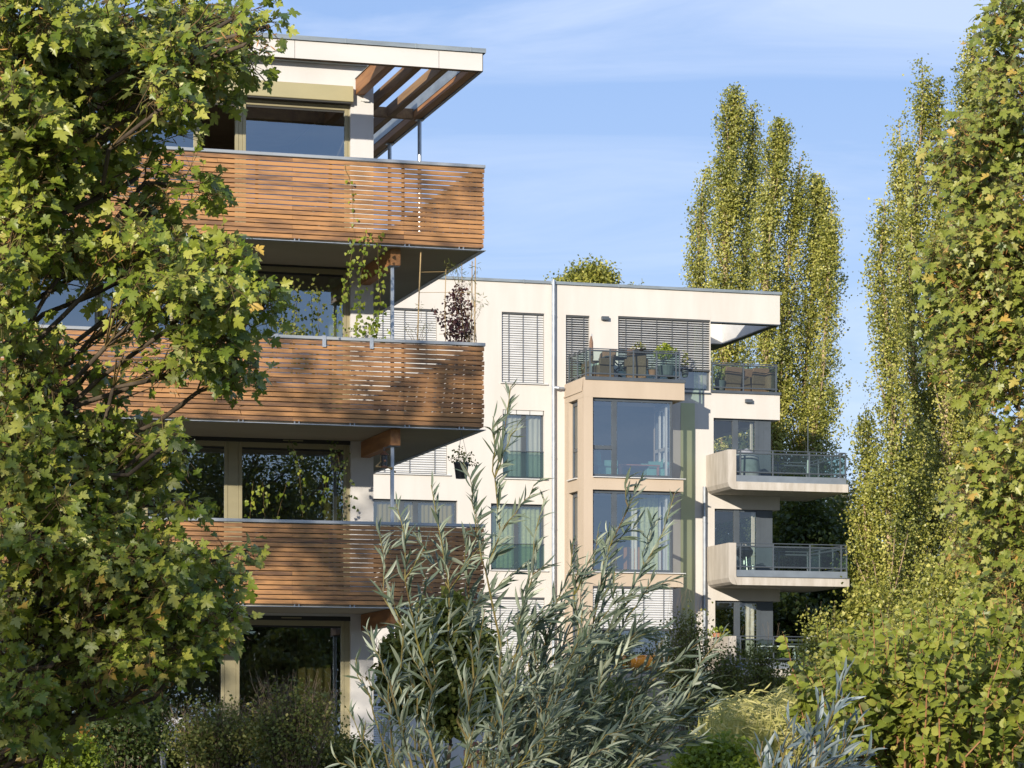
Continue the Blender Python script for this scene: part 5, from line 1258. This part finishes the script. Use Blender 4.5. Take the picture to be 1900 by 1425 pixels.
# ---- concrete balconies
zb2 = Z(1071, 1360, tq) + .01; zb3 = Z(893, 1360, tq) + .01; zb1 = Z(1240, 1360, tq) + .01
o = fbt('kettle_grill', 'black kettle grill on three steel legs behind the middle concrete balcony railing', 'grill', 1381, -1.35, zb2)
prof = [(.05, .60), (.16, .64), (.25, .72), (.275, .80), (.28, .815)]
w = MB(); w.lathe(prof, n=20); w.build('bowl', M['black'], o, smooth=True)
w = MB(); w.lathe([(.285, .82), (.275, .87), (.22, .95), (.12, 1.0), (.02, 1.015)], n=20); w.build('lid', M['black'], o, smooth=True)
w = MB(); w.tube([(-.06, 0, 1.0), (-.05, 0, 1.06), (.05, 0, 1.06), (.06, 0, 1.0)], .013, 6); w.build('handle', M['steel'], o)
for a in (0.5, 2.6, 4.7): w = MB(); w.tube([(.17 * math.cos(a), .17 * math.sin(a), .66), (.30 * math.cos(a), .30 * math.sin(a), .02)], .012, 6); w.build('leg', M['steel'], o)
w = MB(); w.lathe([(.02, .42), (.085, .43), (.09, .55), (.03, .6)], n=14); w.build('ash_catcher', M['steel'], o)
o = fbt('gas_canister', 'small silver canister standing beside the kettle grill', 'canister', 1397, -1.4, zb2)
w = MB(); w.lathe([(.07, 0), (.075, .02), (.075, .24), (.05, .29), (.03, .30), (.03, .36), (.06, .365), (.06, .4)], n=14); w.build('canister', M['steel'], o)
w = MB(); w.lathe([(.018, .401), (.018, .43), (.03, .43), (.03, .445)], n=10); w.build('valve', M['mid'], o)
o = fbt('covered_grill', 'grill under a wrinkled grey cover on the upper concrete balcony', 'grill', 1384, -1.3, zb3)
V, F = [], []
nA, nH = 24, 10
for j in range(nH + 1):
    for k in range(nA):
        a = 2 * math.pi * k / nA; h = j / nH
        r = (.30 + .10 * (1 - h)) * (1 if h < .8 else 1 - (h - .8) * 3.2) * (1 + .07 * math.sin(5 * a + 3 * h) * (1 - h))
        V.append((r * 1.25 * math.cos(a), r * .8 * math.sin(a), .06 + 1.0 * h + .02 * math.sin(3 * a)))
for j in range(nH):
    for k in range(nA): F.append((j * nA + k, j * nA + (k + 1) % nA, (j + 1) * nA + (k + 1) % nA, (j + 1) * nA + k))
raw_mesh('cover', V, F, M['cover'], o, smooth=True)
w = MB(); w.tube([(-.2, 0, 0), (-.2, 0, .07)], .04, 8); w.tube([(.2, 0, 0), (.2, 0, .07)], .04, 8); w.build('wheel', M['black'], o)
o = fbt('parasol', 'slim furled parasol pole rising above the upper concrete balcony railing', 'parasol', 1499, -1.6, zb3)
w = MB(); w.tube([(0, 0, 0), (0, 0, 2.1)], .016, 6); w.build('pole', M['mid'], o)
w = MB(); w.lathe([(.012, .32), (.024, .35), (.024, .75), (.012, .78)], n=10); w.build('grip', M['whitep'], o)
w = MB(); w.lathe([(.2, 0), (.2, .05), (.06, .08), (.03, .2)], n=16); w.build('base', M['concrete'], o)
# white garden furniture on the lowest balcony
o = fbt('garden_table', 'white oval garden table on the lowest balcony', 'table', 1445, -.8, zb1)
w = MB(); w.prism([(.72 * math.cos(a), .45 * math.sin(a)) for a in np.linspace(0, 2 * math.pi, 25)[:-1]], .70, .735); w.build('tabletop', M['whitep'], o)
for sx in (-1, 1):
    for sy in (-1, 1): w = MB(); w.tube([(.5 * sx, .28 * sy, 0), (.42 * sx, .22 * sy, .70)], .025, 8); w.build('leg', M['whitep'], o)
def white_chair(label, px, t, rz, z):
    o = fbt('garden_chair', label, 'chair', px, t, z, rz, 'white garden chairs')
    w = MB(); w.cbox(-.24, .24, -.24, .22, .41, .44, .008); w.build('seat', M['whitep'], o)
    w = MB()
    for k in range(6): x = -.21 + .084 * k; w.add([(x - .03, .22, .45), (x + .03, .22, .45), (x + .03, .34, 1.02), (x - .03, .34, 1.02), (x - .03, .24, .45), (x + .03, .24, .45), (x + .03, .36, 1.02), (x - .03, .36, 1.02)], [(0, 1, 2, 3), (7, 6, 5, 4), (0, 3, 7, 4), (1, 5, 6, 2), (3, 2, 6, 7)])
    w.tube([(-.25, .35, 1.03), (0, .36, 1.06), (.25, .35, 1.03)], .02, 6); w.build('backrest', M['whitep'], o)
    for s_ in (-1, 1):
        w = MB(); w.tube([(.27 * s_, -.22, .44), (.28 * s_, -.22, .64), (.27 * s_, .28, .68)], .018, 6); w.build('armrest', M['whitep'], o)
        for y0, y1 in ((-.22, -.26), (.2, .26)): w = MB(); w.tube([(.22 * s_, y0, .42), (.25 * s_, y1, 0)], .018, 6); w.build('leg', M['whitep'], o)
    return o
white_chair('white slatted garden chair at the right end of the oval table', 1492, -1.1, R(-70), zb1)
plant('flowering_plant', 'yellow flowers in a dark box on the lowest balcony', FB, 1455, 1232, -1.5, [(1453, 1212, 8, 40), (1459, 1208, 7, 34), (1450, 1220, 8, 30)], .075, 'lime', pot=(.2, .2, 'black'))
plant('flowering_plant', 'yellow-flowered trailing plant on the flank wall of the lowest balcony', FB, 1330, 1182, -1.0, [(1322, 1172, 9, 46), (1336, 1172, 9, 46), (1348, 1176, 8, 30)], .08, 'lime', pot=(.16, .12, 'terra'))
# ---- dining corner inside the bay
zf3 = zbot[0] + .0
o = fbt('dining_table', 'reddish wooden table inside the upper bay window', 'table', 1180, -.75, zf3 + .02)
w = MB(); w.cbox(-.65, .65, -.4, .4, .43, .47, .006); w.build('tabletop', M['redwood'], o)
for sx in (-1, 1):
    for sy in (-1, 1): w = MB(); w.cbox(.6 * sx - .035, .6 * sx + .035, .34 * sy - .035, .34 * sy + .035, 0, .429, .005); w.build('leg', M['redwood'], o)
def arm(label, px, t, rz):
    o = fbt('armchair', label, 'chair', px, t, zf3 + .02, rz, 'teal armchairs inside the upper bay')
    w = MB(); w.cbox(-.32, .32, -.32, .32, .08, .38, .05); w.build('seat', M['teal'], o)
    w = MB(); w.prism_x([(.18, .381), (.34, .381), (.42, .85), (.30, .90), (.22, .80)], -.32, .32); w.build('backrest', M['teal'], o, bevel=.04)
    for s_ in (-1, 1): w = MB(); w.cbox(s_ * .36 - .06, s_ * .36 + .06, -.28, .17, .381, .58, .03); w.build('armrest', M['teal'], o)
arm('teal armchair left of the wooden table behind the upper bay glass', 1122, -.7, R(90))
arm('teal armchair right of the wooden table behind the upper bay glass', 1212, -.7, R(-90))
o = fbt('sideboard', 'ochre wooden sideboard inside the lower bay window', 'cupboard', 1190, -.5, zbot[1] + .02)
w = MB(); w.cbox(-.5, .5, -.25, .25, .06, .85, .01); w.build('cabinet', M['orange'], o)
for s_ in (-1, 1): w = MB(); w.cbox(s_ * .25 - .23, s_ * .25 + .23, -.27, -.252, .1, .8, .004); w.build('door', M['orange'], o)
o = fbt('sideboard', 'ochre wooden shelf behind the half-lowered blind of the bay', 'cupboard', 1205, -.6, zbot[2] + .02)
w = MB(); w.cbox(-.8, .6, -.2, .25, .0, .55, .01); w.build('cabinet', M['orange'], o)
w = MB(); w.cbox(-.82, .62, -.22, .27, .552, .59, .005); w.build('top', M['orange'], o)
# ---- garden terrace of the timber-clad house (mostly behind leaves)
def fat(name, label, cat, px, t, z=1.24, rz=0): return thing(name, label, cat, FA.W(FA.S(px, t), t, z), ANG + rz)
o = fat('garden_table', 'round terracotta-topped table with a pink flower on the garden terrace', 'table', 305, .7)
w = MB(); w.lathe([(.36, .70), (.37, .71), (.37, .73), (.35, .735)], n=22); w.build('tabletop', M['terra'], o)
w = MB(); w.lathe([(.2, 0), (.2, .02), (.03, .05), (.025, .70)], n=12); w.build('stand', M['dark'], o)
plant('flowering_plant', 'pink potted flower on the round terracotta table', FA, 301, 1346, .6, [(299, 1338, 7, 30), (304, 1336, 6, 26)], .04, 'purple', pot=(.05, .09, 'pot'))
o = fat('folding_chair', 'pale folding chair beside the round terracotta table', 'chair', 322, .9)
w = MB(); w.cbox(-.2, .2, -.2, .2, .43, .45, .004); w.build('seat', M['whitep'], o)
w = MB(); w.prism_x([(.2, .55), (.22, .55), (.3, .95), (.28, .95)], -.2, .2); w.build('backrest', M['whitep'], o)
for s_ in (-1, 1):
    w = MB(); w.tube([(.21 * s_, -.2, 0), (.21 * s_, .3, .95)], .014, 6); w.build('leg', M['whitep'], o)
    w = MB(); w.tube([(.19 * s_, .25, 0), (.19 * s_, -.18, .43)], .014, 6); w.build('leg', M['whitep'], o)
o = fat('cushion_bench', 'bench with orange cushions behind the dark terrace shrub', 'bench', 192, .9)
w = MB(); w.cbox(-.6, .6, -.25, .25, .36, .42, .01); w.build('seat', M['redwood'], o)
for s_ in (-1, 1): w = MB(); w.cbox(s_ * .52 - .04, s_ * .52 + .04, -.22, .22, 0, .359, .008); w.build('leg', M['redwood'], o)
for x in (-.3, .28): w = MB(); w.cbox(x - .24, x + .24, .1, .24, .421, .85, .05); w.build('cushion', M['orange'], o)
o = fat('planter_box', 'long dark planter box at the bottom left corner of the garden terrace', 'planter', 70, .0, 1.0)
w = MB(); w.cbox(-.5, .5, -.2, .2, 0, .62, .01); w.build('box', M['dark'], o)
w = MB(); w.cbox(-.53, .53, -.23, .23, .621, .66, .006); w.build('rim', M['redwood'], o)
o = fat('garden_wall', 'low white garden wall piece catching the sun behind the half-bare shrub', 'wall', 605, -1.2, .9)
w = MB(); w.cbox(-.4, .4, -.1, .1, 0, .86, .01); w.build('wall_block', M['whitep'], o)
w = MB(); w.cbox(-.43, .43, -.13, .13, .861, .90, .008); w.build('cap', M['concrete'], o)
o = fat('garden_bench', 'red-brown slatted bench glimpsed low behind the silver willow', 'bench', 955, -1.5, .95)
w = MB()
for k in range(4): w.cbox(-.75, .75, -.22 + .12 * k, -.13 + .12 * k, .40, .43, .004)
w.build('seat', M['redwood'], o)
w = MB()
for k in range(3): w.cbox(-.75, .75, .26, .285, .5 + .13 * k, .59 + .13 * k, .004)
w.build('backrest', M['redwood'], o)
for s_ in (-1, 1): w = MB(); w.cbox(s_ * .65 - .03, s_ * .65 + .03, -.2, .255, 0, .398, .006); w.cbox(s_ * .65 - .03, s_ * .65 + .03, .286, .33, 0, .86, .006); w.build('leg', M['redwood'], o)
# ================================================================== riverside trees outside the picture: they throw the dappled shade and stand in the window reflections
def side_tree(label, x, y, rad, h0, h1, seed=0, n=330, leaf=0.15, per=60, lm='dim', group='riverside trees beside and behind the viewpoint'):
    return broad('riverside_tree', label, (x, y, -0.05), rad, h0, h1, n, per, leaf, lm, group=group, sig=0.42, trunk_r=0.25, shell=0.3)
side_tree('broad riverside tree to the left of the maple, shading the timber-clad balconies', -11.4, 20.5, 3.9, 4.0, 19.0, n=340, leaf=0.2, per=24)
side_tree('tall loose riverside tree left of the maple, dappling the lower balconies', -15.5, 27, 4.2, 2.5, 12.0, n=230, leaf=0.2, per=24)
side_tree('riverside tree behind the viewpoint, mirrored in the lower windows', 22, -3, 4.6, 1.5, 15.5, n=560)
side_tree('second riverside tree behind the viewpoint, mirrored in the windows', 29, -9, 5.0, 1.5, 14.0, n=560)
side_tree('third riverside tree behind the viewpoint, mirrored in the ground-floor glass', 35, -2, 5.2, 1.5, 13.0, n=520)
side_tree('fourth riverside tree behind the viewpoint, mirrored near the middle windows', 15, -12, 4.5, 1.5, 17.5, n=520)
side_tree('small riverside tree beside the viewpoint that keeps the foot of the willow in shade', -4.9, -3.2, 2.1, 1.2, 5.7, n=170, per=26, leaf=0.12)
side_tree('riverside tree left of the viewpoint that shades the lowest maple boughs', -9.8, -1.5, 3.2, 2.0, 9.8, n=210, per=24, leaf=0.16)
side_tree('dense riverside tree behind the viewpoint filling the mirror image in the windows', 25.5, -16, 6.0, 1.5, 15.0, n=700)
side_tree('wide riverside tree behind the viewpoint closing the mirrored tree line', 33, -20, 6.5, 1.5, 16.0, n=700)
# ================================================================== ground, sky, light, camera
nx = 60
xs = np.concatenate([np.linspace(-900, -60, 14), np.linspace(-52, 60, 42), np.linspace(80, 900, 14)])
ys = np.concatenate([np.linspace(-300, -20, 8), np.linspace(-14, 110, 60), np.linspace(130, 1800, 16)])
X, Y = np.meshgrid(xs, ys)
g = np.clip((Y - 22) / 20, 0, 1); Z = 1.12 * (g * g * (3 - 2 * g)) + 0.03 * np.sin(X * 0.7) * np.cos(Y * 0.55)
V = np.stack([X, Y, Z], -1).reshape(-1, 3); nX, nY = len(xs), len(ys)
F = np.array([(j * nX + i, j * nX + i + 1, (j + 1) * nX + i + 1, (j + 1) * nX + i) for j in range(nY - 1) for i in range(nX - 1)])
tag(raw_mesh('ground', V, F, M['soil'], smooth=True), kind='structure')

SUN_EL = R(14.5)
SUN_AZ = math.atan2(-0.367, -0.930)                    # from +Y towards +X
sd = Vector((math.sin(SUN_AZ) * math.cos(SUN_EL), math.cos(SUN_AZ) * math.cos(SUN_EL), math.sin(SUN_EL)))
sun = bpy.data.lights.new('sun', 'SUN'); sun.energy = 5.0; sun.angle = R(0.5); sun.color = (1.0, 0.905, 0.765)
so = bpy.data.objects.new('sun', sun); C.objects.link(so); so.rotation_euler = sd.to_track_quat('Z', 'Y').to_euler(); so.location = (0, -20, 30)

world = bpy.data.worlds.new('World'); bpy.context.scene.world = world; world.use_nodes = True
nt = world.node_tree; N, L = nt.nodes, nt.links
bg = N['Background']
sky = N.new('ShaderNodeTexSky'); sky.sky_type = 'NISHITA'; sky.sun_disc = False
sky.sun_elevation = SUN_EL; sky.sun_rotation = SUN_AZ
sky.altitude = 50; sky.air_density = 1.0; sky.dust_density = 0.2; sky.ozone_density = 4.0
# thin cirrus: streaks laid out by direction in the sky dome
tc = N.new('ShaderNodeTexCoord'); mp = N.new('ShaderNodeMapping'); mp.inputs['Scale'].default_value = (5.0, 2.0, 26.0); mp.inputs['Rotation'].default_value = (0, R(7), 0)
no = N.new('ShaderNodeTexNoise'); no.inputs['Scale'].default_value = 1.0; no.inputs['Detail'].default_value = 7; no.inputs['Roughness'].default_value = 0.58; no.inputs['Distortion'].default_value = 0.6
ra = N.new('ShaderNodeValToRGB'); ra.color_ramp.elements[0].position = 0.44; ra.color_ramp.elements[1].position = 0.70
ra.color_ramp.elements[0].color = (0, 0, 0, 1); ra.color_ramp.elements[1].color = (0.46, 0.46, 0.46, 1)
sz = N.new('ShaderNodeSeparateXYZ'); L.new(tc.outputs['Generated'], sz.inputs[0])
hz = N.new('ShaderNodeMapRange'); hz.inputs[1].default_value = 0.04; hz.inputs[2].default_value = 0.24; hz.inputs[3].default_value = 1.0; hz.inputs[4].default_value = 0.0
L.new(sz.outputs['Z'], hz.inputs[0])
hv = N.new('ShaderNodeMix'); hv.data_type = 'RGBA'; hv.inputs[6].default_value = (3.45, 5.0, 8.5, 1); hv.inputs[7].default_value = (6.0, 7.2, 9.3, 1)
L.new(hz.outputs[0], hv.inputs['Factor'])
L.new(tc.outputs['Generated'], mp.inputs['Vector']); L.new(mp.outputs['Vector'], no.inputs['Vector']); L.new(no.outputs['Fac'], ra.inputs['Fac'])
mx = N.new('ShaderNodeMix'); mx.data_type = 'RGBA'; mx.inputs[7].default_value = (7.4, 8.2, 9.8, 1)
L.new(ra.outputs['Color'], mx.inputs['Factor']); 
veil = N.new('ShaderNodeMix'); veil.data_type = 'RGBA'; veil.inputs['Factor'].default_value = 0.70; veil.inputs[7].default_value = (3.45, 5.0, 8.5, 1)
L.new(hv.outputs[2], veil.inputs[7]); L.new(sky.outputs['Color'], veil.inputs[6]); L.new(veil.outputs[2], mx.inputs[6])
L.new(mx.outputs[2], bg.inputs['Color']); bg.inputs['Strength'].default_value = 0.092

cam = bpy.data.cameras.new('camera'); co = bpy.data.objects.new('camera', cam); C.objects.link(co)
co.location = (0, 0, EYE); co.rotation_euler = (R(90), 0, 0)
cam.sensor_width = 36.0; cam.lens = FPX / 1900 * 36.0; cam.shift_y = (HOR - 712.5) / 1900
cam.clip_start = 0.1; cam.clip_end = 5000
sc = bpy.context.scene; sc.camera = co
sc.view_settings.view_transform = 'Standard'; sc.view_settings.look = 'None'; sc.view_settings.gamma = 1.0; sc.view_settings.exposure = 0.4
sc.render.engine = 'CYCLES'
sc.cycles.max_bounces = 8; sc.cycles.transparent_max_bounces = 24; sc.cycles.glossy_bounces = 4; sc.cycles.transmission_bounces = 6; sc.cycles.diffuse_bounces = 3
sc.cycles.use_denoising = True; sc.cycles.use_adaptive_sampling = True; sc.cycles.sample_clamp_indirect = 6
